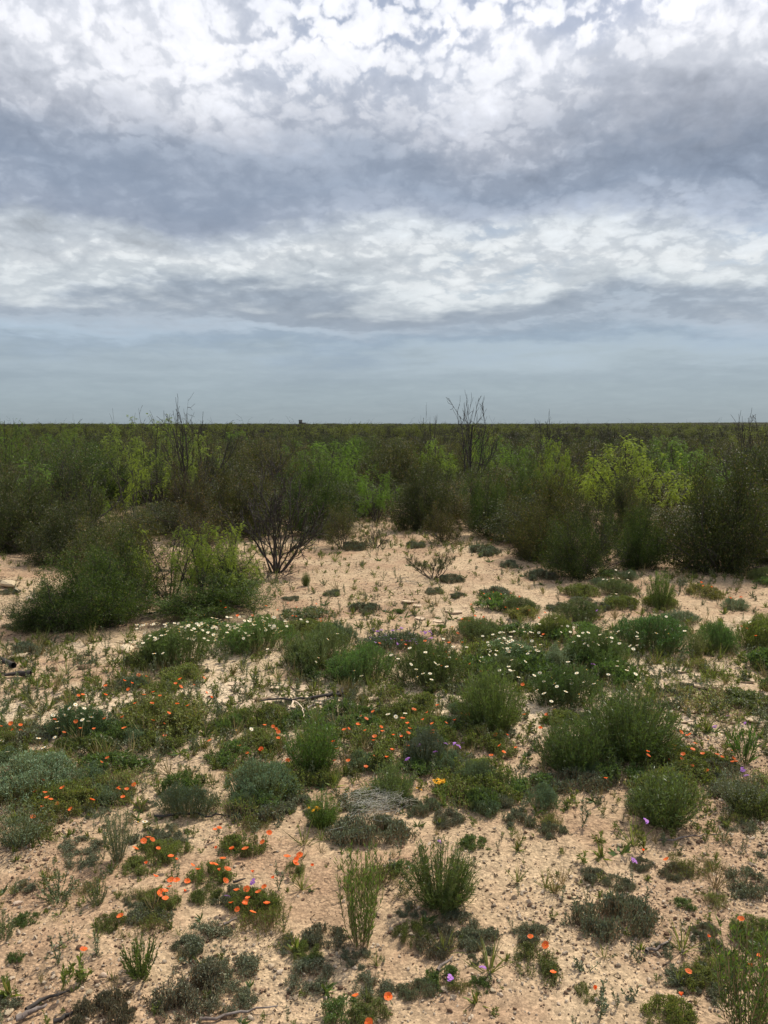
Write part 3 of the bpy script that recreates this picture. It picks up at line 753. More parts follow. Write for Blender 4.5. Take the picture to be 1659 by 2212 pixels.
# --- shrubs and trees placed one by one (boxes in photo coordinates) ---
BR = 'bushes edging the sandy clearing'
def shrub(kind, box, label, anchor=None, tint=None, name='shrub', cat='shrub', **k):
    return place(name, kind, box, label, cat, None, tint, anchor=anchor, **k)
shrub('full_bush', (60, 1185, 335, 1376), 'broad dark green bush at the front left edge of the clearing', 'broad left bush', (.9, 1.2, .75), dratio=.8)
shrub('full_bush', (5, 1265, 175, 1372), 'low dark skirt of bush spreading left of the broad front bush', None, (.85, 1.15, .7))
shrub('full_bush', (130, 1135, 360, 1345), 'dense bush joining the broad front bush to the bright saplings', None, (.95, 1.1, .8))
shrub('mesquite', (330, 1125, 520, 1333), 'bright green sapling between the two other feathery saplings', None, (.9, .95, 1), 'mesquite_tree', 'tree')
shrub('full_bush', (415, 1185, 560, 1310), 'dense dark bush between the bright saplings and the bare black shrub', None, DARK)
shrub('full_bush', (30, 1085, 250, 1232), 'dark bush closing the gap behind the broad front bush', None, DARK)
shrub('creosote', (190, 1085, 370, 1245), 'olive bush between the left feathery trees and the front bush', None, OLIVE)
shrub('thin_shrub', (340, 1085, 530, 1240), 'twiggy bush behind the bright saplings, left of the bare shrub', None, BROWN)
shrub('full_bush', (1090, 1085, 1235, 1222), 'dark bush at the left end of the right-hand bushes', None, OLIVE)
shrub('full_bush', (1320, 1095, 1450, 1238), 'dark bush in front of the open twiggy bush', None, GREEN)
shrub('creosote', (1225, 1050, 1350, 1225), 'olive bush behind the low wide dark bush on its right', None, DARK)
shrub('full_bush', (1590, 1050, 1760, 1225), 'dark bush at the right edge merging with the largest bush', None, DARK)
shrub('thin_shrub', (120, 1110, 320, 1290), 'brown twiggy bush rising behind the broad front left bush', None, OLIVE)
shrub('mesquite', (268, 1115, 460, 1335), 'bright green feathery sapling just right of the broad front bush', None, None, 'mesquite_tree', 'tree')
shrub('mesquite', (380, 1120, 590, 1325), 'bright green sapling with fronds hanging beside the bare black shrub', 'bright sapling', None, 'mesquite_tree', 'tree')
shrub('full_bush', (310, 1235, 600, 1350), 'low open bush under the two bright feathery saplings', None, (1.0, 1.35, .7))
shrub('bare_vase', (462, 1035, 730, 1256), 'nearly leafless black vase-shaped shrub left of the clearing', 'bare black shrub', DARK, var=0)
shrub('thin_shrub', (680, 1085, 800, 1192), 'brown sparse bush behind the bare black shrub', None, OLIVE)
shrub('dead_bush', (780, 1130, 842, 1188), 'small dead bush with splayed grey twigs at the clearing back', 'dead bush')
shrub('umbrella_shrub', (878, 1192, 992, 1258), 'small flat-topped shrub standing alone in the middle of the clearing', 'flat-topped shrub', (1.0, 1.1, .9))
shrub('thin_shrub', (905, 1080, 1015, 1178), 'rounded brown bush at the back of the clearing', 'rounded brown bush', BROWN)
shrub('creosote', (990, 1000, 1115, 1166), 'upright green bush right of the rounded brown bush', None, GREEN)
shrub('full_bush', (1160, 1110, 1345, 1262), 'low wide dark bush hugging the sand right of the clearing', 'low wide dark bush', (.85, 1.05, .75), dratio=.8)
shrub('full_bush', (1100, 1010, 1290, 1205), 'olive bush behind the low wide dark bush', None, OLIVE)
shrub('thin_shrub', (1320, 1040, 1460, 1215), 'open twiggy bush left of the big right-hand bush', None, OLIVE)
shrub('full_bush', (1410, 985, 1720, 1250), 'largest dark bush at the right edge with dense bare lower stems', 'largest right bush', (.9, .95, .8), dratio=.8)
shrub('dead_bush', (1330, 1150, 1440, 1225), 'low dead twigs between the open bush and the largest right bush')
shrub('mesquite', (1235, 930, 1495, 1150), 'tall bright yellow-green feathery tree above the right-hand bushes', 'bright feathery tree', None, 'mesquite_tree', 'tree')
shrub('mesquite', (1140, 930, 1255, 1110), 'bright feathery tree left of the tallest yellow-green one', None, (.9, .95, 1), 'mesquite_tree', 'tree')
shrub('mesquite', (1480, 930, 1560, 1080), 'pale green feathery tree behind the largest right bush', None, (.8, .85, 1), 'mesquite_tree', 'tree')
shrub('mesquite', (860, 940, 1000, 1085), 'light green feathery tree behind the upright green bush', None, (.75, .85, 1), 'mesquite_tree', 'tree')
shrub('mesquite', (1000, 925, 1100, 1075), 'feathery tree growing round the foot of the tall bare tree', None, (.8, .85, 1), 'mesquite_tree', 'tree')
shrub('mesquite', (755, 1010, 870, 1135), 'low bright green bush at the back left of the clearing', None, (.75, 1.0, .9), 'mesquite_tree', 'tree')
shrub('mesquite', (205, 945, 365, 1140), 'bright yellow-green feathery tree left of the dark dead-topped tree', 'left feathery tree', None, 'mesquite_tree', 'tree')
shrub('mesquite', (140, 1015, 245, 1165), 'lower feathery tree left of the bright yellow-green one', None, (.75, .85, 1), 'mesquite_tree', 'tree')
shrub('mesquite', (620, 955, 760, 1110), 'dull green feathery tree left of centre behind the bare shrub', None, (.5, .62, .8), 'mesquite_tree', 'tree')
shrub('full_bush', (-60, 1000, 150, 1200), 'dark bush at the left edge behind the cactus', None, DARK)
shrub('creosote', (60, 970, 250, 1185), 'dark grey-green bush on the left behind the feathery trees', None, DARK)
shrub('thin_shrub', (330, 990, 500, 1175), 'brown dense bush behind the bright saplings', None, BROWN)
shrub('creosote', (440, 985, 610, 1170), 'dark bush directly behind the bare black shrub', None, OLIVE)
shrub('full_bush', (590, 1010, 760, 1165), 'rounded dark green bush left of the clearing back', None, GREEN)
shrub('full_bush', (830, 1000, 990, 1150), 'dark bush at the back centre behind the rounded brown bush', None, DARK)
shrub('creosote', (1090, 985, 1200, 1130), 'dull green bush between the two feathery trees and the clearing', None, GREEN)
shrub('creosote', (1560, 960, 1760, 1180), 'dark bush cut by the right edge behind the largest bush', None, DARK)
shrub('creosote', (1290, 1020, 1420, 1180), 'dark bush below the bright feathery tree', None, DARK)
def deadtree(box_top, Y, x, label, var=0, r=None, tint=None, mes=False):
    top = at_depth(x, box_top, Y); z0 = float(height(top[0], Y)); h = top[2] - z0
    return plant_at('bare_tree', 'dead_tree', top[0], Y, r or h * .4, r or h * .4, h, label, 'tree', None, tint, var)
deadtree(856, 17.0, 1020, 'tallest bare grey tree standing above the skyline right of centre', 0, .62)
deadtree(893, 19.0, 932, 'smaller bare tree poking above the skyline left of the tallest bare tree', 1, .4)
deadtree(882, 15.0, 420, 'dark dead tree with one long snag pointing up on the left', 1, .8)
deadtree(903, 22.0, 1195, 'dry bare treetop just above the skyline behind the feathery trees', 1, .7)
deadtree(895, 14.0, 1612, 'bare grey branches above the bushes near the right edge', 0, .55)
deadtree(1000, 11.5, 180, 'grey leafless bush among the left feathery trees', 1, .7)
deadtree(950, 14.5, 600, 'dark leafless tree among the bushes left of centre', 0, .5)
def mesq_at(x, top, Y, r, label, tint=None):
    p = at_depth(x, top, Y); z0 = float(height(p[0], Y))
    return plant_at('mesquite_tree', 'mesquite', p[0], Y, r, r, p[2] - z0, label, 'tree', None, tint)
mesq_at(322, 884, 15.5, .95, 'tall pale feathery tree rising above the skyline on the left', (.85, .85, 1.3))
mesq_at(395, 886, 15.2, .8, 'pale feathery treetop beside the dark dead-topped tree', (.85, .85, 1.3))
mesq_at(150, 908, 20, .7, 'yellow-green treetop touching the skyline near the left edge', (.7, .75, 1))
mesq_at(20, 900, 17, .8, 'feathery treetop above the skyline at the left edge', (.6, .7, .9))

# --- prickly pear at the left edge ---
def prickly_pear(xp, yp, label):
    g = ground(xp, yp); e = root('prickly_pear', (g[0], g[1] + .3, float(height(g[0], g[1])))); tag(e, label, 'cactus')
    rng = np.random.default_rng(9)
    for k in range(15):
        bm = bmesh.new(); bmesh.ops.create_icosphere(bm, subdivisions=2, radius=1)
        s = .10 * rng.uniform(.8, 1.25)
        for v in bm.verts: v.co = Vector((v.co.x * s * .85 * (1 + .25 * v.co.z), v.co.y * s * .16, v.co.z * s * 1.15))
        me = bpy.data.meshes.new('pad'); bm.to_mesh(me); bm.free(); me.materials.append(MT['cactus'])
        for p in me.polygons: p.use_smooth = True
        lvl = k // 6
        obj('pad', me, e, (rng.uniform(-.38, .38), rng.uniform(-.2, .2), .09 + lvl * .17), (rng.uniform(-.3, .3), rng.uniform(-.5, .5), rng.uniform(-.9, .9)))
    return e
prickly_pear(28, 1190, 'grey-green prickly pear in the shade at the left edge')
ANCH.append(('prickly pear', -5.0, 11, .4))

# --- the mid field, one by one ---
def front(u):      # where the brush begins, as distance against sideways slope x / y
    pts = [(-.9, 10.5), (-.46, 11.2), (-.28, 11.0), (-.15, 11.5), (-.06, 13.6), (.05, 13.2), (.1, 12.6), (.18, 10.6), (.3, 10.4), (.46, 9.9), (.9, 9.5)]
    return float(np.interp(u, [p[0] for p in pts], [p[1] for p in pts]))
# (x, half width, distance, how high nearer bushes may reach) of the bright trees, which stand clear of the bushes before them
HERO = [(1368, 105, 15.5, 1090), (1200, 60, 15, 1070), (930, 70, 15.5, 1040), (1020, 60, 17, 1010), (290, 65, 15, 1085), (190, 55, 14, 1100), (815, 55, 13.5, 1110), (1520, 40, 16, 1020), (385, 90, 15.4, 990), (690, 70, 15, 1040), (600, 50, 14.5, 1020)]
taken = [(o.location.x, o.location.y) for o in COL.objects if o.type == 'EMPTY' and o.location.y > 8]
mid = []; cnt = 0
kinds_mid = [('full_bush', DARK, 'dark olive'), ('creosote', OLIVE, 'olive'), ('full_bush', GREEN, 'dull green'), ('full_bush', OLIVE, 'rounded olive'), ('thin_shrub', BROWN, 'brownish'), ('thin_shrub', OLIVE, 'thin olive'), ('mesquite', (.62, .80, .85), 'lacy green'), ('creosote', DARK, 'dark olive')]
tries = 0
while cnt < 290 and tries < 40000:
    tries += 1
    Y = 10 + 22 * R_.random() ** .8; u = R_.uniform(-.54, .54); X = u * Y
    if Y < front(u) + .4: continue
    md = .58 + .013 * Y
    if any((X - a) ** 2 + (Y - b) ** 2 < md * md for a, b in taken): continue
    taken.append((X, Y)); k, t, w = kinds_mid[R_.randrange(len(kinds_mid))]
    h = R_.uniform(.85, 1.32) * (1.12 if k == 'mesquite' else 1); h *= 1.0 if Y > 14 else .9
    r = R_.uniform(.75, 1.15)
    pxv = CX + FV * X / Y; rp = FV * r / Y; bad = False
    for (hx, hw, hy, lim) in HERO:
        if Y < hy and abs(pxv - hx) < hw + rp * .6:
            hmx = at_depth(hx, lim, Y)[2] - float(height(X, Y))
            if hmx < h: h = hmx
    if h < .45: continue
    sz = 'tall' if h > 1.2 else 'low' if h < .85 else 'lowish' if h < .98 else 'mid-sized'
    mid.append((X, Y, k, t, w, sz, h, r)); cnt += 1
BA = list(ANCH)
def rel(ax, ay, x, y):
    dx_, dy_ = x - ax, y - ay
    if abs(dx_) > abs(dy_) * 1.2: return 'right of' if dx_ > 0 else 'left of'
    return 'behind' if dy_ > 0 else 'in front of'
LAB = {}
def auto_label(first, noun, x, y, anchors, rest=''):
    near = sorted(anchors, key=lambda a: (a[1] - x) ** 2 + (a[2] - y) ** 2); r_ = lambda k: rel(near[k][1], near[k][2], x, y)
    opts = [f'{first} {noun} {rest}{r_(0)} the {near[0][0]}', f'{first} {noun} {rest}close {r_(0)} the {near[0][0]}' if math.hypot(near[0][1] - x, near[0][2] - y) < .3 else '',
            f'{first} {noun} {rest}between the {near[0][0]} and the {near[1][0]}', f'{first} {noun} {rest}{r_(1)} the {near[1][0]}', f'{first} between the {near[0][0]} and {near[2][0]}', f'{first}, {r_(2)} the {near[2][0]}']
    l = next((o for o in opts if o and o not in LAB and len(o.split()) <= 16), opts[0])
    LAB[l] = LAB.get(l, 0) + 1
    return l
ROWS = [(12.5, 'front row'), (15, 'second row'), (18, 'third row'), (21.5, 'middle rows'), (25, 'rear rows'), (28.5, 'far rows'), (99, 'last rows')]
for (X, Y, k, t, w, sz, h, r) in mid:
    row = next(n_ for lim, n_ in ROWS if Y < lim)
    ang = sorted(BA, key=lambda a: abs(a[1] / a[2] - X / Y)); side = 'right' if X / Y > ang[0][1] / ang[0][2] else 'left'
    l = f'{sz} {w} bush in the {row}, {side} behind the {ang[0][0]}'
    if l in LAB: l = f'{sz} {w} bush, {row}, behind the {ang[0][0]} and {ang[1][0]}'
    if l in LAB or len(l.split()) > 16: l = f'{sz} {w} bush in the {row}, past the {ang[1][0]}'
    LAB[l] = LAB.get(l, 0) + 1
    nm = 'mesquite_tree' if k == 'mesquite' else 'shrub'
    plant_at(nm, k, X, Y, r, r, h, l.replace(' bush', ' tree', 1) if k == 'mesquite' else l, 'tree' if k == 'mesquite' else 'shrub', 'bushes of the thicket behind the clearing', t)

# --- the brush running to the horizon: one mass ---
fc, fn = unlinked('far_bush', ['creosote', 'thin_shrub', 'creosote', 'mesquite'])
pts = []; sc = []
def band(y0, y1, n, s0, s1, h0, h1):
    y = np.sqrt(rg.uniform(y0 * y0, y1 * y1, n)); x = y * rg.uniform(-.62, .62, n)
    pts.append(np.stack([x, y, height(x, y) - .05], 1)); s = rg.uniform(s0, s1, n); hh = rg.uniform(h0, h1, n)
    sc.append(np.stack([s, s, hh], 1))
band(29, 70, 2900, .9, 1.5, .6, 1.25); band(70, 160, 5000, 1.2, 2.1, .75, 1.25); band(160, 500, 7000, 2.0, 4.5, .8, 1.45); band(500, 3200, 9000, 5, 14, 1.0, 2.2)
pts = np.concatenate(pts); sc = np.concatenate(sc)
rot = np.zeros_like(pts); rot[:, 2] = rg.random(len(pts)) * 6.28
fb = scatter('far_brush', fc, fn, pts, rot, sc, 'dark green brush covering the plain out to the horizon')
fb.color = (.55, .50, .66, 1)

# --- distant building on the skyline ---
def building():
    Y = 900.0; p = at_depth(650, 917, Y); z0 = 0.0
    e = root('distant_building', (p[0], Y, z0)); tag(e, 'tiny dark block-shaped building on the skyline left of centre', 'building')
    def bx(name, x0, x1, y0, y1, z0, z1, mat, par=e):
        mb = MB(); V = [[x, y, z] for z in (z0, z1) for x, y in ((x0, y0), (x1, y0), (x1, y1), (x0, y1))]
        mb.add(V, [[3, 2, 1, 0], [4, 5, 6, 7], [0, 1, 5, 4], [1, 2, 6, 5], [2, 3, 7, 6], [3, 0, 4, 7]], mat); return obj(name, mb.mesh(name), par)
    bx('tower_wall', -2.3, 1.2, 0, 4, 0, 6.4, 'wall'); bx('roof', -2.5, 1.4, -.2, 4.2, 6.4, 6.7, 'wall')
    bx('wing', 1.2, 5.2, .4, 4, 0, 3.5, 'wall'); bx('wing_roof', 1.25, 5.4, .2, 4.2, 3.5, 3.75, 'wall')
    bx('window', -1.2, -.2, -.06, 0.02, 3.0, 4.1, 'pane')
building()
# ------------------------------------------------------------------ plants of the foreground, one by one
BW = 'wildflower band'
def P(kind, box, label, anchor=None, tint=None, fl=None, name=None, cat='plant', **k):
    if fl and kind == 'mallow' and isinstance(fl.get('orange'), list) and 1480 < box[3] < 2000:
        fl = dict(fl); fl['orange'] = fl['orange'] + [(R_.uniform(box[0] + 8, box[2] - 8), R_.uniform(box[1] - 4, box[3] - 14)) for _ in range(3 + (box[2] - box[0]) // 45)]
    nm = name or {'broom': 'needle_bush', 'broom_big': 'needle_bush', 'wand_tuft': 'wand_plant', 'sage': 'sage_bush', 'grey_mat': 'mat_plant', 'mallow': 'mallow_plant', 'daisy_mound': 'daisy_plant',
                  'green_weed': 'weed', 'sparse_weed': 'weed', 'finger_tuft': 'tuft_plant', 'stiff_tuft': 'tuft_plant', 'blade_tuft': 'leafy_tuft', 'grey_feather': 'feathery_plant'}[kind]
    return place(nm, kind, box, label, cat, None, tint, fl, anchor=anchor, **k)
GG = (1.0, 1.0, 1.0)
P('broom', (860, 1825, 1045, 2000), 'dense bright green needle-leaved bush alone near the bottom centre', 'bottom needle bush')
P('wand_tuft', (722, 1822, 838, 2068), 'tall sparse tuft of yellow-green wands left of the dense needle bush', 'tall wand tuft', (1.1, 1.2, .95))
P('broom', (1350, 1662, 1528, 1812), 'rounded dense green needle bush at the lower right', 'rounded needle bush')
P('broom_big', (1150, 1552, 1335, 1692), 'left lobe of the biggest dark green needle bush', 'biggest needle bush', (.85, .95, .9), hmax=.6)
P('broom_big', (1235, 1490, 1482, 1672), 'big dark green needle bush at right of centre, sprawling over its neighbour', None, (.9, .95, .95), fl={'orange': [(1399, 1624), (1400, 1633)]})
P('broom_big', (975, 1445, 1142, 1594), 'green needle bush with grey base behind the biggest one', 'upper needle bush', (1.0, 1.0, 1.0))
P('broom', (612, 1550, 740, 1690), 'upright green needle bush left of centre among orange flowers', 'central needle bush', (.85, 1.05, .8))
P('broom', (655, 1712, 738, 1800), 'small green tuft with yellow buds left of the cobweb', 'small yellow-budded tuft', (.95, 1.1, .85), fl={'yellow': [(667, 1745), (676, 1750), (684, 1744), (689, 1747)]})
P('broom', (800, 1648, 900, 1752), 'greyish green needle bush above the grey mat plants', 'greyish needle bush', (1.2, 1.15, 1.6))
P('finger_tuft', (243, 2030, 362, 2140), 'tuft of thick curved green stems near the bottom left corner', 'curved-stem tuft', (.85, .9, .8))
P('stiff_tuft', (72, 1888, 180, 1965), 'wide tuft of stiff dark stems near the left edge', 'wide stiff tuft', (.7, .85, .6))
P('stiff_tuft', (180, 1898, 240, 1966), 'smaller stiff-stemmed tuft right of the wide one', None, (.75, .85, .65))
P('stiff_tuft', (-25, 1965, 42, 2050), 'stiff dark tuft cut by the left edge', None, (.75, .9, .6))
P('grey_feather', (215, 1745, 292, 1875), 'upright grey-green feathery plant on bare sand at left', 'upright feathery plant', (.75, .8, .75))
P('sage', (-30, 1600, 170, 1765), 'large silver-green mound at the left edge', 'large silver mound', (.95, 1.15, 1.0))
P('sage', (480, 1635, 655, 1752), 'silver-green mound left of centre above bare sand', 'central silver mound', (.85, 1.05, .9))
P('sage', (330, 1685, 480, 1775), 'ragged dark grey-green mound left of the central silver one', 'ragged grey mound', (.68, .8, .75), var=1)
P('grey_feather', (-40, 1740, 122, 1855), 'drooping grey-green clump at the left edge below the silver mound', 'drooping grey clump', (.7, .8, .65))
P('sage', (1158, 1395, 1272, 1462), 'pale silvery mound among the daisies at right', 'pale silvery mound', (1.25, 1.35, 1.2))
P('sage', (868, 1570, 972, 1668), 'purple-grey leafy mound right of the orange flowers', 'purple-grey mound', (.75, .78, .85), fl={'violet': [(905, 1610), (880, 1640), (940, 1625), (962, 1607)]})
P('grey_feather', (1540, 1668, 1665, 1775), 'grey upright clump at the right edge', 'right edge clump', (.75, .78, .72), fl={'violet': [(1604, 1662), (1612, 1676)]})
P('sage', (975, 1645, 1085, 1712), 'grey-green mound left of the biggest needle bush', None, (.85, 1.0, .8))
P('grey_mat', (690, 1752, 905, 1840), 'wide grey mat plant under the cobweb', 'cobwebbed mat', (.95, 1.05, .95), hmin=.07)
P('grey_mat', (1215, 1915, 1440, 2045), 'largest grey mat plant, spread over sand at the lower right', 'largest grey mat', (.85, .95, .85), hmin=.075)
P('grey_mat', (320, 2045, 515, 2225), 'big dull grey mat plant at the bottom left', 'bottom-left mat', (.8, .8, .75), hmin=.08)
P('grey_mat', (140, 2125, 330, 2240), 'shaded brown-grey mat plant at the bottom edge left', None, (.75, .7, .65), hmin=.05)
P('grey_mat', (1125, 1650, 1345, 1722), 'grey mat plant under the front of the biggest needle bush', None, (.75, .85, .75), hmin=.06)
P('grey_mat', (640, 1985, 760, 2062), 'grey mat plant at the foot of the tall wand tuft', None, (.75, .8, .75))
P('grey_mat', (880, 1985, 1010, 2075), 'thin dark mat in the shade of the green needle bush', None, (.7, .7, .65), hmin=.025)
P('grey_mat', (845, 2105, 960, 2165), 'small grey-green mat plant near the bottom centre', 'small bottom-centre mat', (.75, .9, .75))
P('grey_mat', (998, 2052, 1055, 2095), 'tiny mat plant beside a violet flower, bottom centre', None, (.75, .85, .75), fl={'violet': [(1044, 2092)]})
P('grey_mat', (1155, 1765, 1235, 1815), 'round grey mat plant on bare sand below the biggest bush', None, (.85, .95, .8))
P('grey_mat', (930, 1735, 1000, 1800), 'thin grey mat right of the cobwebbed plant', None, (.9, .95, .9))
P('grey_mat', (1000, 1700, 1130, 1760), 'straggling grey mat left of the biggest needle bush', None, (.85, .95, .85))
P('grey_mat', (1080, 1735, 1170, 1800), 'straggling grey mat in front of the biggest needle bush', None, (.85, .95, .85))
P('grey_mat', (1415, 1855, 1505, 1912), 'dusty mat plant with an orange flower at right', 'flowering dusty mat', (.85, .9, .75), fl={'orange': [(1440, 1858)], 'bud': [(1389, 1838)]})
P('grey_mat', (1245, 1862, 1315, 1915), 'dusty grey mat above the largest grey mat', None, (.85, .95, .9))
P('grey_mat', (720, 1700, 830, 1765), 'grey mat just behind the cobweb', None, (.9, 1.1, .95))
P('grey_mat', (840, 1712, 960, 1770), 'grey-green mat in front of the yellow flowers', None, (.8, .95, .8), hmin=.06)
P('grey_mat', (1560, 1860, 1680, 1960), 'grey-green mat at the right edge', None, (.85, .95, .85), hmin=.06)
P('sparse_weed', (1495, 1905, 1590, 1975), 'green rosette-like clump right of the largest grey mat', None, (.9, 1.05, .9))
P('green_weed', (925, 1655, 1000, 1745), 'bright green leafy clump under yellow flowers', 'yellow-flowered clump', (1.1, 1.25, .6), fl={'yellow': [(938, 1686), (945, 1682), (951, 1685), (957, 1688), (960, 1684), (948, 1690), (900, 1702), (910, 1706), (941, 1690)]}, var=0)
# daisies and the green band
R4d = [(333, 1412), (352, 1411), (357, 1383), (295, 1383), (282, 1387), (336, 1351), (416, 1420), (309, 1389), (323, 1379), (399, 1362), (441, 1379), (417, 1382), (483, 1378), (425, 1347), (448, 1350), (462, 1353), (476, 1360)]
P('daisy_mound', (282, 1352, 470, 1455), 'lush green daisy clump at left of the flower band', 'left daisy clump', (.95, 1.1, .8), fl={'white': R4d + [(R_.uniform(290, 470), R_.uniform(1345, 1385)) for _ in range(80)]})
P('daisy_mound', (450, 1335, 650, 1425), 'second green daisy clump, right of the left one', 'second daisy clump', (.9, 1.2, .8), fl={'white': [(524, 1374), (526, 1379), (537, 1373), (569, 1358), (578, 1402), (550, 1343), (550, 1350), (569, 1345), (609, 1331), (650, 1338), (641, 1341), (664, 1343)] + [(R_.uniform(460, 620), R_.uniform(1330, 1368)) for _ in range(75)], 'orange': [(476, 1299), (488, 1313), (513, 1330), (545, 1330), (575, 1309), (591, 1343)]})
P('green_weed', (600, 1300, 720, 1350), 'weedy patch with orange flowers behind the daisy clumps', None, (1.0, 1.0, 1.0), fl={'orange': [(622, 1303), (683, 1305), (640, 1312), (600, 1318)]})
P('daisy_mound', (618, 1340, 765, 1470), 'fine-leaved green clump in the middle of the flower band', 'fine green clump', (1.1, 1.15, 1.0), fl={'white': [(729, 1369), (708, 1381)]})
P('daisy_mound', (700, 1395, 865, 1490), 'dark green clump right of the fine-leaved one', 'dark green clump', (.8, 1.1, .8), fl={'white': [(765, 1449), (781, 1460), (845, 1415)]})
P('sage', (690, 1345, 775, 1400), 'small silvery tuft at the back of the flower band', None, (1.0, 1.2, 1.0))
P('sage', (765, 1360, 945, 1412), 'violet-flowered clump at the back of the flower band', 'violet-flowered clump', (.6, .75, .6), fl={'violet': [(R_.uniform(800, 935), R_.uniform(1356, 1392)) for _ in range(46)], 'orange': [(820, 1390), (867, 1384), (876, 1393), (918, 1385)]})
P('daisy_mound', (840, 1390, 1020, 1500), 'mixed clump of daisies and orange flowers in the flower band', 'mixed flower clump', (.95, 1.0, .8), fl={'white': [(892, 1426), (899, 1446), (902, 1462), (914, 1455), (929, 1455), (932, 1468), (940, 1432), (947, 1436), (919, 1409), (885, 1400), (860, 1423), (888, 1435), (895, 1472), (1008, 1398), (979, 1397), (958, 1380), (947, 1416), (970, 1420), (925, 1425), (965, 1440)], 'orange': [(970, 1389), (999, 1388), (963, 1423), (987, 1425), (954, 1439), (1015, 1434)]})
P('mallow', (985, 1320, 1075, 1378), 'cluster of orange flowers standing over the bare sand behind the band', 'upper orange cluster', (1.0, .95, .8), fl={'orange': [(1026, 1331), (1004, 1355), (1039, 1347), (977, 1354), (1045, 1333), (989, 1368), (1030, 1350), (1014, 1342), (1047, 1352), (1060, 1346), (1020, 1360), (998, 1338)]})
P('sage', (1028, 1370, 1180, 1455), 'grey-green daisy clump right of the mixed one', 'grey daisy clump', (.85, 1.1, .8), fl={'white': [(1105, 1426), (1095, 1390), (1107, 1383), (1084, 1389), (1079, 1448), (1102, 1448), (1109, 1449), (1135, 1429), (1099, 1440), (1093, 1383), (1128, 1398), (1137, 1407), (1140, 1412)] + [(R_.uniform(1040, 1170), R_.uniform(1362, 1410)) for _ in range(40)]})
P('mallow', (1000, 1425, 1075, 1480), 'thin olive plant with orange flowers beside the grey daisy clump', None, None, fl={'orange': [(1057, 1436), (1040, 1451), (1054, 1449), (1135, 1449)]})
R6d = [(1120, 1463), (1154, 1459), (1175, 1472), (1191, 1464), (1166, 1454), (1198, 1477), (1203, 1483), (1222, 1494), (1235, 1476), (1235, 1469), (1267, 1447), (1283, 1477), (1291, 1470), (1251, 1500), (1175, 1498), (1191, 1515), (1160, 1491), (1217, 1454), (1314, 1457), (1262, 1473), (1246, 1454), (1227, 1430)]
P('daisy_mound', (1125, 1440, 1320, 1545), 'dark green daisy clump above the biggest needle bush', 'lower daisy clump', (.8, 1.0, .85), fl={'white': R6d, 'violet': [(1281, 1436)], 'orange': [(1129, 1479)]})
P('daisy_mound', (1215, 1355, 1370, 1465), 'daisy clump in the flower band behind the silvery mound', 'right daisy clump', (.85, 1.0, .8), fl={'white': [(1333, 1439), (1354, 1448), (1373, 1456), (1265, 1379), (1274, 1379), (1281, 1387), (1309, 1360), (1322, 1379), (1338, 1390), (1368, 1402), (1361, 1395), (1296, 1371), (1250, 1374), (1232, 1365), (1206, 1386), (1263, 1390), (1302, 1389)] + [(R_.uniform(1230, 1380), R_.uniform(1362, 1400)) for _ in range(16)], 'violet': [(1290, 1319), (1262, 1384), (1240, 1388)], 'orange': [(1174, 1371)]})
P('daisy_mound', (1310, 1325, 1505, 1425), 'lush dark green clump at the right of the flower band', 'lush right clump', (.75, 1.15, .9), fl={'white': [(1418, 1368), (1439, 1360), (1445, 1350), (1467, 1352), (1479, 1363), (1439, 1332), (1415, 1328), (1444, 1369)]})
P('daisy_mound', (1500, 1348, 1600, 1418), 'green clump right of the lush one', None, (.75, 1.05, .8))
P('daisy_mound', (1590, 1330, 1700, 1420), 'yellow-green clump at the right edge of the flower band', 'yellow-green edge clump', (1.3, 1.25, .7), fl={'orange': [(1601, 1353), (1613, 1358), (1633, 1374), (1626, 1351)], 'white': 6})
P('grey_feather', (1480, 1362, 1535, 1425), 'pale yellow-green spiky plant beside the lush right clump', None, (1.3, 1.2, .6))
P('daisy_mound', (1150, 1330, 1240, 1390), 'pale green fine clump behind the daisies', None, (1.25, 1.15, .8), fl={'white': 8})
P('mallow', (1085, 1305, 1180, 1345), 'thin patch with orange flowers on the bare sand', None, (1, .95, .8), fl={'orange': [(1095, 1312), (1093, 1312), (1118, 1316), (1144, 1319), (1177, 1324), (1164, 1335), (1018, 1306)]})
P('mallow', (1245, 1310, 1290, 1340), 'small weed under a tall violet flower head', None, None, fl={'orange': [(1273, 1322)]})
# mallows with orange flowers
P('mallow', (228, 1478, 470, 1620), 'large olive mallow covered in orange flowers at left', 'large left mallow', (.9, .9, .75), hmin=.13, fl={'orange': [(299, 1459), (316, 1461), (269, 1471), (285, 1476), (277, 1489), (331, 1495), (311, 1501), (345, 1504), (389, 1467), (441, 1465), (421, 1480), (446, 1497), (457, 1506), (328, 1520), (406, 1524), (265, 1549), (330, 1557), (355, 1564), (268, 1573)]})
P('mallow', (240, 1500, 440, 1600), 'second layer of olive stems within the large left mallow', None, (.85, .9, .7), hmin=.13, var=1)
P('sage', (95, 1515, 262, 1605), 'dark green clump with white daisies left of the large mallow', 'dark daisy clump', (.5, .75, .5), fl={'white': [(182, 1530), (178, 1542), (197, 1549), (178, 1555), (191, 1558), (209, 1528), (163, 1522), (123, 1559), (124, 1573), (150, 1530), (140, 1545), (205, 1540), (115, 1545)], 'orange': [(118, 1555), (138, 1583), (173, 1574), (203, 1575), (164, 1559), (226, 1553), (179, 1501), (169, 1503), (228, 1501), (228, 1482)]})
P('green_weed', (95, 1585, 250, 1640), 'green weedy patch in front of the dark daisy clump', None, (.9, .9, .7), fl={'white': [(83, 1595), (118, 1593), (94, 1615)]}, hmin=.07)
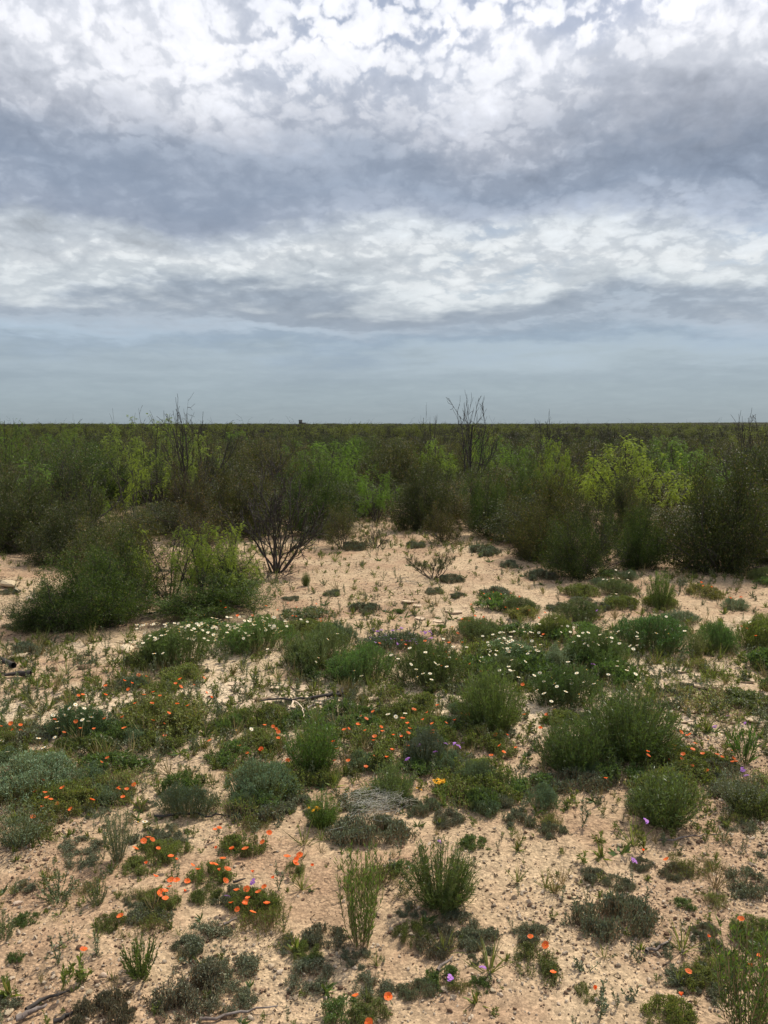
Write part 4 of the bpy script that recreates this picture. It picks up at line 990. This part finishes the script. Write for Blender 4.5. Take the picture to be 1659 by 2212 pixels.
P('green_weed', (150, 1610, 330, 1690), 'loose green patch above bare sand at left', 'loose green patch', (.85, 1.0, .7), fl={'orange': [(219, 1647), (232, 1638)], 'white': [(281, 1622)]}, hmin=.07)
P('mallow', (60, 1680, 215, 1790), 'olive plant with orange flowers between the silver mounds', 'olive plant at left', (.95, .95, .7), fl={'orange': [(135, 1703), (97, 1713), (109, 1728), (199, 1728)], 'bud': [(90, 1745)]}, hmin=.08)
P('mallow', (225, 1690, 300, 1745), 'small plant bearing one orange flower on open sand', None, None, fl={'orange': [(256, 1705)]})
P('mallow', (-15, 1540, 80, 1620), 'olive plant with faded orange flowers at the left edge', None, (.9, .85, .7), fl={'orange': [(44, 1567), (23, 1563), (27, 1577)], 'white': [(16, 1624), (3, 1600)]})
P('mallow', (500, 1560, 620, 1645), 'loose weedy patch with orange flowers left of the central needle bush', None, (.95, 1.05, .85), fl={'orange': [(517, 1612), (534, 1628), (563, 1620), (601, 1595), (564, 1620), (630, 1628), (622, 1643)], 'white': [(510, 1578), (543, 1575)]})
P('mallow', (735, 1540, 905, 1680), 'wide olive mallow with many orange flowers in the centre', 'central mallow', (.85, .95, .75), hmin=.12, fl={'orange': [(806, 1537), (781, 1548), (791, 1553), (774, 1566), (753, 1575), (744, 1577), (823, 1571), (826, 1580), (850, 1588), (807, 1600), (809, 1591), (870, 1552), (894, 1533), (880, 1563), (727, 1618), (704, 1602), (719, 1603), (752, 1644), (810, 1635), (847, 1620), (894, 1609)], 'white': [(838, 1543), (855, 1548), (875, 1541)]})
P('mallow', (850, 1535, 985, 1620), 'olive mallow right of the wide central one', None, (.85, 1.0, .75), fl={'orange': [(944, 1524), (914, 1555), (923, 1539), (933, 1584), (908, 1623), (896, 1533), (982, 1556), (997, 1542), (1010, 1544), (1040, 1544)]}, hmin=.09)
P('mallow', (1045, 1580, 1125, 1650), 'pale green plant with orange flowers left of the biggest needle bush', None, (1.0, 1.1, .8), fl={'orange': [(1096, 1588), (1080, 1611), (1133, 1544), (1167, 1573), (1197, 1533), (1181, 1544)]})
P('sparse_weed', (955, 1600, 1030, 1640), 'low weed with violet flowers in bare soil', None, None, fl={'violet': [(982, 1607), (990, 1613), (1000, 1606)]})
P('mallow', (1420, 1590, 1530, 1680), 'green weedy clump with orange flowers right of the biggest needle bush', 'right mallow', (.9, 1.0, .8), fl={'orange': [(1471, 1582), (1490, 1587), (1482, 1589), (1473, 1639), (1479, 1651), (1446, 1641), (1502, 1606), (1456, 1611), (1527, 1666), (1309, 1682)]})
P('blade_tuft', (1575, 1575, 1645, 1660), 'broad-leaved dark green plant near the right edge', 'broad-leaved plant', (.7, 1.0, .6))
P('mallow', (1525, 1610, 1600, 1680), 'weedy clump left of the broad-leaved plant', None, (.9, 1.0, .85), fl={'orange': [(1549, 1630), (1560, 1636)], 'violet': [(1573, 1547), (1609, 1563), (1545, 1570)], 'white': [(1555, 1585), (1530, 1598)]})
P('mallow', (300, 1800, 420, 1870), 'sprawling plant with orange flowers at lower left', None, (.85, .95, .8), fl={'orange': [(292, 1833)], 'bud': [(381, 1858), (316, 1866)]})
P('mallow', (395, 1845, 520, 1925), 'green sprawling plant under the middle orange flowers at lower left', 'lower left mallow', (.75, .95, .7), hmin=.07, fl={'orange': [(415, 1870), (491, 1878), (486, 1904), (336, 1894), (369, 1902)], 'bud': [(474, 1881), (467, 1832)]})
P('mallow', (460, 1790, 590, 1860), 'sprawling plant behind the lower left mallow', None, (.85, .95, .8), fl={'orange': [(464, 1793), (530, 1834)], 'bud': [(546, 1885)]})
P('mallow', (300, 1905, 400, 1985), 'dark green patch with one large orange flower at lower left', None, (.7, .85, .6), fl={'orange': [(343, 1933)], 'bud': [(398, 1926)]}, hmin=.06)
P('mallow', (480, 1905, 625, 1992), 'low clump with five orange flowers at lower left of centre', 'five-flowered mallow', (.8, .95, .75), hmin=.08, fl={'orange': [(535, 1941), (528, 1954), (499, 1951), (546, 1971), (576, 1953)], 'violet': [(492, 1938), (545, 1905)]})
P('mallow', (400, 1900, 490, 1960), 'low green patch left of the five-flowered mallow', None, (.8, .95, .8))
P('mallow', (610, 1850, 665, 1900), 'small plant with a single orange flower beside the tall wand tuft', None, (.75, .9, .75), fl={'orange': [(639, 1866)], 'bud': [(591, 1898), (674, 1870)]})
P('green_sprig', (120, 2070, 150, 2150), 'short leafy stem standing in sand at lower left', None, (.75, .9, .6), name='sprout')
P('green_sprig', (150, 2050, 195, 2140), 'leafy stem holding an orange flower at lower left', None, (.75, .9, .6), name='sprout', fl={'orange': [(180, 2053)]})
P('mallow', (745, 2135, 850, 2225), 'grey plant with orange flowers at the bottom edge centre', None, (.85, .95, .9), fl={'orange': [(838, 2154), (768, 2153), (797, 2209)]}, hmin=.06)
P('sparse_weed', (940, 2105, 1040, 2160), 'thin trailing weed with a violet flower at the bottom centre', None, None, fl={'violet': [(970, 2113)]})
P('mallow', (1100, 2015, 1220, 2150), 'grey-olive clump with three orange flowers at bottom right of centre', 'three-flowered clump', (.85, .9, .8), hmin=.06, fl={'orange': [(1146, 2025), (1179, 2042), (1195, 2102)]})
P('mallow', (1235, 2110, 1300, 2180), 'small olive clump with a red bud near the bottom', None, (.8, .85, .7), fl={'bud': [(1287, 2135)]})
P('mallow', (1370, 2135, 1520, 2230), 'bushy olive clump at the bottom edge right', 'bushy bottom clump', (.85, .95, .65), hmin=.1, fl={'orange': [(1487, 2099)]})
P('mallow', (1455, 2065, 1560, 2150), 'olive clump under an orange flower at lower right', None, (.9, .95, .8), fl={'bud': [(1472, 2151), (1529, 2024)]})
P('grey_mat', (1480, 1985, 1560, 2030), 'small grey clump beside a pale stone at lower right', None, (.85, .95, .85))
P('mallow', (1570, 1960, 1700, 2060), 'sprawling olive plant with orange flowers at the right edge', None, (.8, .95, .75), hmin=.08, fl={'orange': [(1601, 1987), (1644, 2065)], 'bud': [(1620, 2088)]})
P('wand_tuft', (1520, 2010, 1720, 2290), 'tall dark leafy wands leaning in at the bottom right corner', 'corner wands', (.7, .8, .6))
P('green_sprig', (1375, 1772, 1410, 1850), 'thin stem with a violet flower head beside the rounded needle bush', None, None, name='sprout', fl={'violet': [(1394, 1774)]})
P('tall_sprig', (1350, 1858, 1385, 1912), 'short stem with a violet flower head on open sand', None, None, name='sprout', fl={'violet': [(1368, 1860)]})
P('tall_sprig', (938, 1818, 962, 1880), 'thin stem with a small violet flower behind the green needle bush', None, None, name='sprout', fl={'violet': [(950, 1819)]})
P('green_sprig', (300, 1770, 325, 1800), 'tiny plant with white daisies right of the upright feathery plant', None, None, name='sprout', fl={'white': [(298, 1776), (313, 1775)]})
P('sparse_weed', (1380, 1440, 1660, 1590), 'thin pale weeds spread over the cracked sand at right', None, (1.15, 1.15, .9), hmin=.05)
P('sparse_weed', (1440, 1400, 1560, 1470), 'thin olive weeds on the pale sand at right', None, (1.1, 1.15, .85))
P('green_weed', (1560, 1440, 1680, 1560), 'open olive weed on the pale sand at the right edge', None, (1.1, 1.05, .8))
P('sparse_weed', (480, 1560, 640, 1640), 'thin weeds over red soil left of the central needle bush', None, (1.0, 1.05, .85))
P('blade_tuft', (492, 1525, 545, 1562), 'small bright green tuft on cracked mud', 'bright mud tuft', (1.1, 1.15, .7))
P('blade_tuft', (670, 1535, 705, 1575), 'bright leaf tuft near the dark fallen branch', None, (1.1, 1.15, .7))
P('green_weed', (735, 1520, 840, 1570), 'green weed in front of the dark green clump', None, (.9, 1.0, .7))
P('sparse_weed', (600, 1560, 740, 1640), 'olive weeds behind the central needle bush', None, (1.05, 1.1, .8), hmin=.08)
# the gaps between the hand-set plants, filled one plant at a time
bare = [(575, 1490, 130, 48), (1520, 1500, 130, 75), (70, 1490, 170, 55), (330, 1655, 75, 38), (1100, 1655, 40, 30), (60, 1900, 90, 60), (1130, 1560, 40, 30), (700, 1890, 60, 60), (860, 1320, 120, 40)]
fill = 0
while fill < 175:
    py = R_.choice([R_.uniform(1335, 1480), R_.uniform(1245, 1340), R_.uniform(1480, 1760), R_.uniform(1480, 1760), R_.uniform(1700, 2150)]); px = R_.uniform(-30, 1690)
    if any(((px - a) / c) ** 2 + ((py - b) / d) ** 2 < 1 for a, b, c, d in bare): continue
    if (py < 1500 and px < 290) or (py < 1340 and px < 1060): continue
    g = ground(px, py); u = R_.random(); band = py < 1480
    if band: kd, t, nm, on, s, hh = R_.choice([('daisy_mound', (.95, .95, .95), 'green fine-leaved plant', 'daisy_plant', .62, .7), ('mallow', (.85, .95, .75), 'olive weed', 'mallow_plant', .8, 1), ('green_weed', (.85, 1.05, .75), 'leafy green weed', 'weed', 1.5, 1.4), ('sage', (.85, 1.0, .85), 'grey-green tuft', 'sage_bush', .6, .6)])
    elif py < 1760: kd, t, nm, on, s, hh = R_.choice([('mallow', (.85, .95, .75), 'olive weed', 'mallow_plant', .6, .8), ('sparse_weed', (.9, 1.0, .85), 'thin olive weed', 'weed', .8, 1), ('green_weed', (.85, 1, .75), 'leafy green weed', 'weed', .9, .9), ('grey_mat', (.85, .95, .85), 'grey low plant', 'mat_plant', .6, 1.1), ('sage', (.75, .95, .8), 'grey-green tuft', 'sage_bush', .38, .45)])
    else: kd, t, nm, on, s, hh = R_.choice([('mallow', (.8, .9, .75), 'small olive weed', 'mallow_plant', .3, .45), ('grey_mat', (.8, .9, .8), 'small grey weed', 'mat_plant', .3, .7), ('sparse_weed', (.85, .9, .75), 'thin scraggy weed', 'weed', .45, .7)])
    pr = PROTO[kd][0]; s *= R_.uniform(.7, 1.25); hh = min(hh, s * {'grey_mat': 1.4, 'mallow': 1.15}.get(kd, 1.3))
    e = plant_at(on, kd, g[0], g[1], pr['R'] * s * R_.uniform(1, 1.12), pr['R'] * s, pr['H'] * hh * R_.uniform(.8, 1.15), auto_label(nm, 'among the flowers' if band else 'on the sand', g[0], g[1], ANCH), 'plant', 'low plants filling the gaps', t)
    if band and R_.random() < .4 or (not band and kd == 'mallow' and R_.random() < .25):
        fk = 'white' if band and R_.random() < .7 else 'orange'
        for _ in range(R_.randrange(2, 7) if band else 1):
            a = R_.random() * 6.28; q = R_.random() ** .5 * .8; flower(fk, e, (pr['R'] * s * q * math.cos(a), pr['R'] * s * q * math.sin(a), pr['H'] * hh * (1.05 - .3 * q) + .01), R_.uniform(.8, 1.1))
    fill += 1
# grey mats on the bare ground of the clearing
for k, (b, l) in enumerate([
    ((1030, 1262, 1108, 1302), 'largest grey-green cushion plant on the bare clearing'), ((1130, 1228, 1212, 1258), 'dark cushion plant in front of the low wide bush'),
    ((965, 1277, 1012, 1297), 'small cushion plant left of the largest grey cushion'), ((915, 1262, 962, 1290), 'cushion plant in front of the flat-topped shrub'),
    ((745, 1297, 828, 1332), 'flat dark cushion plant nearest the flower band in the clearing'), ((695, 1270, 742, 1292), 'round cushion plant right of the bare black shrub'),
    ((940, 1240, 1008, 1262), 'low cushion plant touching the flat-topped shrub'), ((870, 1168, 922, 1186), 'cushion plant at the back of the clearing'),
    ((1075, 1205, 1125, 1230), 'grey cushion plant at the right side of the clearing'), ((730, 1170, 800, 1192), 'dark cushion plant beside the dead bush'),
    ((1005, 1165, 1080, 1205), 'spread of cushion plants below the upright green bush'), ((1030, 1180, 1085, 1205), 'cushion plant next to the back right bushes'),
    ((1175, 1300, 1240, 1325), 'dark cushion plant beside a bare stem at right'), ((1270, 1298, 1330, 1322), 'dark cushion plant below the low wide bush'),
    ((0, 1385, 105, 1425), 'blue-grey cushion plant at the left edge'), ((215, 1478, 262, 1512), 'small grey cushion plant between pale slabs and mallow'),
    ((1110, 1185, 1180, 1215), 'grey-green cushion plants under the olive bush')]):
    P('grey_mat', b, l, None, (.75, .9, .8), name='cushion_plant', hmin=.09, var=k)
P('broom', (650, 1235, 672, 1268), 'small upright green plant right of the bare black shrub', None, (.9, 1.0, .7))
P('broom', (1395, 1235, 1460, 1320), 'upright dull plant in front of the largest right bush', None, (.9, .95, .9))
P('green_weed', (1290, 1210, 1345, 1255), 'bright green weed at the right foot of the low wide bush', None, (.9, 1.15, .7))
P('mallow', (1480, 1255, 1560, 1300), 'low brown plant with orange flowers before the largest right bush', None, (.9, .8, .7), fl={'orange': [(1519, 1236 + 30), (1515, 1258), (1537, 1268)]})
P('mallow', (1050, 1150, 1085, 1172), 'tiny plant with an orange flower at the back of the clearing', None, None, fl={'orange': [(1061, 1166)]})
P('sparse_weed', (130, 1110, 260, 1165), 'pale daisies in the shade under the left feathery trees', None, (.8, 1, .8), fl={'white': 26})

# ------------------------------------------------------------------ cobweb
def cobweb():
    rng = np.random.default_rng(3); p0 = ground(775, 1800); z0 = float(height(p0[0], p0[1]))
    mb = MB(); a = ground(752, 1790); b = ground(865, 1775); cx_, cy_ = (a[0] + b[0]) / 2, (a[1] + b[1]) / 2 + .05; n = 480
    q = rng.normal(size=(n, 2)) * [.065, .075]; an = rng.random(n) * 3.14; L = rng.uniform(.015, .07, n)
    zz = .085 + .02 * fbm(q[:, 0] * 14, q[:, 1] * 14, 2, 4)
    A = np.stack([q[:, 0] - np.cos(an) * L / 2, q[:, 1] - np.sin(an) * L / 2, zz + rng.normal(size=n) * .004], 1); B = np.stack([q[:, 0] + np.cos(an) * L / 2, q[:, 1] + np.sin(an) * L / 2, zz + rng.normal(size=n) * .004], 1)
    tubes(mb, A, B, .00035, .00035, 'web', 3)
    e = obj('spider_web', mb.mesh('spider_web'), None, (cx_, cy_, z0)); tag(e, 'pale cobweb sheet stretched over the wide grey mat plant', 'cobweb')
cobweb()

# ------------------------------------------------------------------ wood lying about
def stick(ptsV, r, label, mat='drift', name='stick', lift=.0, tw=0.01, cat='stick'):
    rng = np.random.default_rng(len(label)); W_ = []
    for (x, y) in ptsV:
        g = ground(x, y); W_.append([g[0], g[1], float(height(g[0], g[1])) + r * .8 + lift + .006])
    W_ = np.array(W_); o = W_[0].copy(); tw = min(tw, .022 * float(np.linalg.norm(W_[-1] - W_[0]))); P_ = []
    for k in range(len(W_) - 1):
        for t in np.linspace(0, 1, 5)[:-1]: P_.append(W_[k] * (1 - t) + W_[k + 1] * t + rng.normal(size=3) * [tw, tw, tw * .3])
    P_.append(W_[-1]); P_ = np.array(P_) - o; n = len(P_) - 1
    rr = r * (1 - .65 * np.arange(n + 1) / n)
    mb = MB(); tubes(mb, P_[:-1], P_[1:], rr[:-1], rr[1:], mat, 6)
    e = obj(name, mb.mesh(name), None, tuple(o)); tag(e, label, cat)
stick([(66, 1464), (40, 1462), (12, 1466)], .024, 'thick dark driftwood log at the left edge', 'bark', 'driftwood', 0, .008, 'driftwood')
stick([(30, 1458), (12, 1448), (2, 1440)], .022, 'split dark branch leaning on the driftwood log', 'bark', 'driftwood', .04, .006, 'driftwood')
stick([(748, 1497), (735, 1508), (700, 1515), (650, 1520), (560, 1524)], .014, 'long dark twisted branch lying on the cracked mud', 'bark', 'fallen_branch', .01, .012, 'branch')
stick([(735, 1506), (700, 1520), (660, 1536), (560, 1540)], .008, 'thinner grey branch under the dark twisted one', 'drift', 'fallen_branch', 0, .008, 'branch')
stick([(624, 1555), (634, 1536), (645, 1540), (655, 1556), (656, 1572)], .006, 'bleached forked twig arching over the weeds', 'stone', 'stick', .05, .003)
stick([(480, 1572), (530, 1562), (590, 1560)], .007, 'grey stick on the red soil right of the large left mallow', 'drift')
stick([(488, 1590), (510, 1578), (545, 1572)], .005, 'thin pale stick beside the grey one on red soil', 'drift')
stick([(930, 2040), (948, 2031), (968, 2028)], .003, 'short pale twig behind the bottom mats', 'drift')
stick([(945, 2102), (978, 2074)], .006, 'short pale stick in front of the green needle bush', 'drift')
stick([(60, 2188), (95, 2165), (150, 2148)], .007, 'dark weathered stick at lower left', 'bark')
stick([(40, 2208), (75, 2192), (100, 2180)], .009, 'blue-grey weathered stick in the bottom left corner', 'drift')
stick([(120, 2212), (160, 2196), (240, 2160)], .006, 'long brown stick at the bottom left beside the mats', 'bark')
stick([(430, 2212), (510, 2196), (600, 2180)], .005, 'long thin stick at the bottom edge left of centre', 'drift')
stick([(486, 2002), (505, 1992), (520, 1986)], .005, 'brown twig below the five-flowered mallow', 'drift')
stick([(405 + 100, 1911), (530, 1903)], .005, 'short dark twig above the five-flowered mallow', 'bark')
stick([(1420, 1777 + 45), (1490, 1812), (1560, 1806)], .004, 'thin curved twig right of the rounded needle bush', 'drift')
stick([(1395, 2060), (1420, 2056), (1450, 2030)], .006, 'curved pale stick at lower right beside the stones', 'drift')
stick([(340, 1768), (420, 1764), (470, 1768), (560, 1758)], .006, 'dark thin branch in the shade under the central silver mound', 'bark')
stick([(940, 1155), (960, 1178), (1000, 1174)], .012, 'dark fallen branch in front of the rounded brown bush', 'bark')

# ------------------------------------------------------------------ slabs and stones
def stone(x, y, wpx, label, mesh, flat=1.0, group=None, name='stone'):
    g = ground(x, y); s = wpx / FV * g[1] / 2; z = float(height(g[0], g[1]) + height_fine(np.array(g[0]), np.array(g[1])))
    o = obj(name, mesh, None, (g[0], g[1], z + s * .22 * flat), (R_.uniform(-.25, .25), R_.uniform(-.25, .25), R_.uniform(0, 6.3)), (s, s, s * flat))
    c = R_.uniform(.85, 1.2); o.color = (c, c * R_.uniform(.94, 1.0), c * R_.uniform(.88, 1.0), 1)
    tag(o, label, 'stone', group); return o
SL = SLABS
for x, y, w, l in [(275, 1408, 52, 'pale flat slab propped over shade behind the cracked soil'), (42, 1424, 48, 'pale flat slab beside the left cushion plant'), (300, 1400, 26, 'small pale slab right of the propped slab'),
                   (20, 1268, 60, 'pale slab on the eroded bank at left'), (70, 1300, 40, 'pale stone below the eroded bank at left')]:
    stone(x, y, w, l, SL[len(l) % 3], 1.3, name='slab')
stone(184, 1446, 42, 'dark brown stone on the open soil at left', CLODS[0], .8); stone(118, 1448, 26, 'rough dark clod between driftwood and brown stone', CLODS[1], .9)
stone(98, 1230 + 44, 26, 'dark clod on the eroded bank', CLODS[2], .8); stone(240, 1560 + 300, 10, 'small pale stone in front of the upright feathery plant', ROCKS[0])
ST = [(1338, 1832, 20), (1469, 2034, 20), (1440, 2021, 18), (1385, 2068, 14), (1373, 2030, 14), (1107, 2129, 13), (1460, 1983, 9), (1206, 2172, 14), (1409, 2044, 12), (1310, 2120, 10), (1204, 2009, 15), (1335, 2103, 8), (1114, 2096, 12), (1491, 2042, 12), (1354, 1763, 12), (1645, 2148, 18), (1177, 2162, 12),
      (889, 2024, 20), (1003, 2042, 14), (956, 2045, 18), (586, 2086, 24), (640, 2101, 14), (1065, 2148, 20), (1082, 2157, 16), (638, 2150, 20), (958, 2141, 30), (843, 2014, 14), (1008, 1988, 12), (777, 2162, 12), (845, 2188, 14), (560, 2007, 18), (805, 2065, 12), (951, 2084, 12), (605, 2098, 22), (909, 1825, 14),
      (38, 1948, 30), (17, 2186, 34), (167, 2129, 22), (194, 2150, 24), (264, 2034, 10), (203, 2075, 14), (486, 2027, 12), (212, 2136, 18), (483, 2169, 16), (417, 2075, 18), (80, 2093, 14), (226, 2112, 22), (520, 2150, 18), (150, 2190, 20), (235, 2165, 26), (700, 2120, 12), (745, 2095, 14), (330, 1975, 12), (1260, 2075, 14), (1020, 2105, 12), (1230, 2140, 14), (1560, 2120, 20), (1500, 2200, 20), (1290, 2190, 14), (890, 2060, 12)]
for (x, y, w) in ST:
    g = ground(x, y); br = R_.random() < .22
    stone(x, y, w * 1.05, auto_label(('brown' if br else 'pale') + (' large' if w > 19 else ' small' if w < 13 else ''), 'stone on the sand', g[0], g[1], ANCH), (CLODS if br else ROCKS)[R_.randrange(3)], 1.0, 'loose stones on the sand')

# ------------------------------------------------------------------ curled plates of dried mud, pieces of the ground
def mud_plates(zones):
    rng = np.random.default_rng(12); shapes = []
    for k in range(8):
        n = rng.integers(5, 8); a = np.sort(rng.random(n) * .7 + np.arange(n)) * 2 * math.pi / n; r = rng.uniform(.75, 1.1, n)
        ring = np.stack([np.cos(a) * r, np.sin(a) * r], 1); V = []; 
        for (s, z) in ((1.0, .16), (.6, .03), (1.0, .02), (.0, 0)):
            if s == 0: V.append([0, 0, .0])
            else: V += [[x * s, y * s, z + (rng.uniform(-.04, .05) if z > .1 else 0)] for x, y in ring]
        mb = MB(); c = 3 * n; q = np.arange(n); w = (q + 1) % n
        mb.add(V, np.stack([q, w, n + w, n + q], 1), 'mud'); 
        mb2 = MB(); mb2.add(V, np.stack([q, w, n + w, n + q], 1), 'mud'); mb2.add(V, np.stack([n + q, n + w, np.full(n, c)], 1), 'mud'); mb2.add(V, np.stack([w, q, 2 * n + q, 2 * n + w], 1), 'mud')
        shapes.append(mb2.mesh('mud_plate'))
    used = []
    for (x0, y0, x1, y1, num) in zones:
        for _ in range(num):
            g = ground(rng.uniform(x0, x1), rng.uniform(y0, y1)); s = rng.uniform(.035, .085)
            if any((g[0] - a) ** 2 + (g[1] - b) ** 2 < (s + c) ** 2 * .8 for a, b, c in used): continue
            used.append((g[0], g[1], s)); z = float(height(g[0], g[1]) + height_fine(np.array(g[0]), np.array(g[1])))
            obj('mud_plate', shapes[rng.integers(8)], GROUND, (g[0], g[1], z + .004), (rng.normal() * .06, rng.normal() * .06, rng.random() * 6.3), (s, s, s * .8))
mud_plates([(490, 1480, 660, 1545, 60), (660, 1510, 800, 1550, 22), (1390, 1450, 1659, 1580, 70), (880, 1300, 1000, 1345, 10)])

# ------------------------------------------------------------------ small weeds, one by one, then what nobody could count
small = [('grey_sprig', (.8, .9, .8), 'grey sprout', 'sprout'), ('green_sprig', (.9, .95, .75), 'olive sprout', 'sprout'), ('tall_sprig', (.75, .85, .7), 'upright grey sprout', 'sprout'), ('rosette', (.9, 1, .7), 'leafy rosette', 'rosette'), ('green_weed', (.85, .95, .75), 'small green weed', 'weed'), ('grey_mat', (.8, .9, .8), 'small grey mat', 'mat_plant'), ('grass_wisp', (1, 1, .9), 'wispy grass tuft', 'grass_tuft')]
occ = [(a[1], a[2], a[3]) for a in ANCH]
k = 0
while k < 190:
    py = R_.choice([R_.uniform(1560, 2205), R_.uniform(1700, 2205), R_.uniform(1230, 1560)]); px = R_.uniform(-15, 1675); g = ground(px, py)
    if any((g[0] - a) ** 2 + (g[1] - b) ** 2 < (c * .8) ** 2 for a, b, c in occ): continue
    kd, t, nm, on = small[R_.randrange(len(small))]
    pr = PROTO[kd][0]; s = R_.uniform(.55, 1.25) * (.42 if kd in ('green_weed', 'grey_mat') else 1)
    if g[1] > 5: s *= 1.3
    l = auto_label(nm, 'on bare sand' if py > 1700 else 'in thin growth', g[0], g[1], ANCH)
    plant_at(on, kd, g[0], g[1], pr['R'] * s, pr['R'] * s, pr['H'] * s, l, on.replace('_', ' '), 'small weeds scattered over the sand', t); k += 1

def scatter_pts(n, ylo, yhi, dens, seed, wmax=.56):
    rng = np.random.default_rng(seed); out = []
    y = np.sqrt(rng.uniform(ylo ** 2, yhi ** 2, n)); x = y * rng.uniform(-wmax, wmax, n)
    k = rng.random(n) < dens(x, y); x, y = x[k], y[k]
    return x, y
gc, gn = unlinked('seedling', ['grey_sprig', 'green_sprig', 'tall_sprig', 'rosette', 'grass_wisp', 'green_sprig'])
cover = lambda x, y: np.clip(.22 + 2.4 * np.maximum(0, fbm(x / 1.1, y / .8, 3, 41)) + .5 * sstep(y, 2.9, 3.8) * (1 - sstep(y, 5.6, 6.4)) + .25 * sstep(y, 10.5, 13), 0, 1) * (1 - .35 * (sstep(y, 6.8, 7.4) * (1 - sstep(y, 10, 12)) * (np.abs(x) < 2.4)))
x, y = scatter_pts(17000, 1.7, 15, cover, 5); x2, y2 = scatter_pts(3500, 1.7, 6.5, cover, 6); x = np.concatenate([x, x2]); y = np.concatenate([y, y2])
n = len(x); rn = np.random.default_rng(8); s = rn.uniform(.2, .66, n) * (1 + 1.1 * sstep(y, 2.8, 4.2))
rot = np.stack([rn.normal(size=n) * .2, rn.normal(size=n) * .2, rn.random(n) * 6.28], 1)
scatter('undergrowth', gc, gn, np.stack([x, y, height(x, y) - .002], 1), rot, np.stack([s, s, s], 1), 'tiny seedlings and sprigs peppering the sand').color = (.85, .92, .75, 1)

pc_, pn = pebble_col()
gdens = lambda x, y: np.clip(.25 + 2.2 * fbm(x / .8, y / .8, 3, 61), .05, 1)
x, y = scatter_pts(60000, 1.6, 10.0, gdens, 15); x2, y2 = scatter_pts(70000, 1.6, 4.2, gdens, 16); x = np.concatenate([x, x2]); y = np.concatenate([y, y2]); n = len(x)
s = np.clip(.0037 * np.exp(rn.normal(size=n) * .55), .0018, .013)
rot = np.stack([rn.random(n) * 6, rn.random(n) * .5, rn.random(n) * 6.28], 1)
scatter('gravel', pc_, pn, np.stack([x, y, height(x, y) + height_fine(x, y) + s * .25], 1), rot, np.stack([s, s, s * .9], 1), 'pale and brown grit scattered over the sand')

# dry litter: short dark curls of leaf and twig
lc = bpy.data.collections.new('litter_kinds')
for k in range(4):
    rng = np.random.default_rng(300 + k); mb = MB(); m_ = 5
    A = np.zeros((m_, 3)); A[:, :2] = rng.normal(size=(m_, 2)) * .008; an = rng.random(m_) * 6.3
    B = A + np.stack([np.cos(an), np.sin(an), rng.random(m_) * .25], 1) * rng.uniform(.006, .02, m_)[:, None]
    tubes(mb, A, B, .0009, .0005, 'twig'); leaves(mb, A, unit(B - A), .010, .004, rng, 'dry'); lc.objects.link(bpy.data.objects.new(f'litter_kind_{k}', mb.mesh('litter')))
x, y = scatter_pts(26000, 1.6, 13, lambda x, y: np.clip(.2 + 2.5 * fbm(x / .6, y / .6, 3, 71), .03, 1), 19); n = len(x)
s = rn.uniform(.6, 1.4, n); rot = np.zeros((n, 3)); rot[:, 2] = rn.random(n) * 6.28
scatter('dry_litter', lc, 4, np.stack([x, y, height(x, y) + height_fine(x, y) + .002], 1), rot, np.stack([s, s, s], 1), 'dry brown leaf litter and twig bits on the sand').color = (.6, .55, .5, 1)
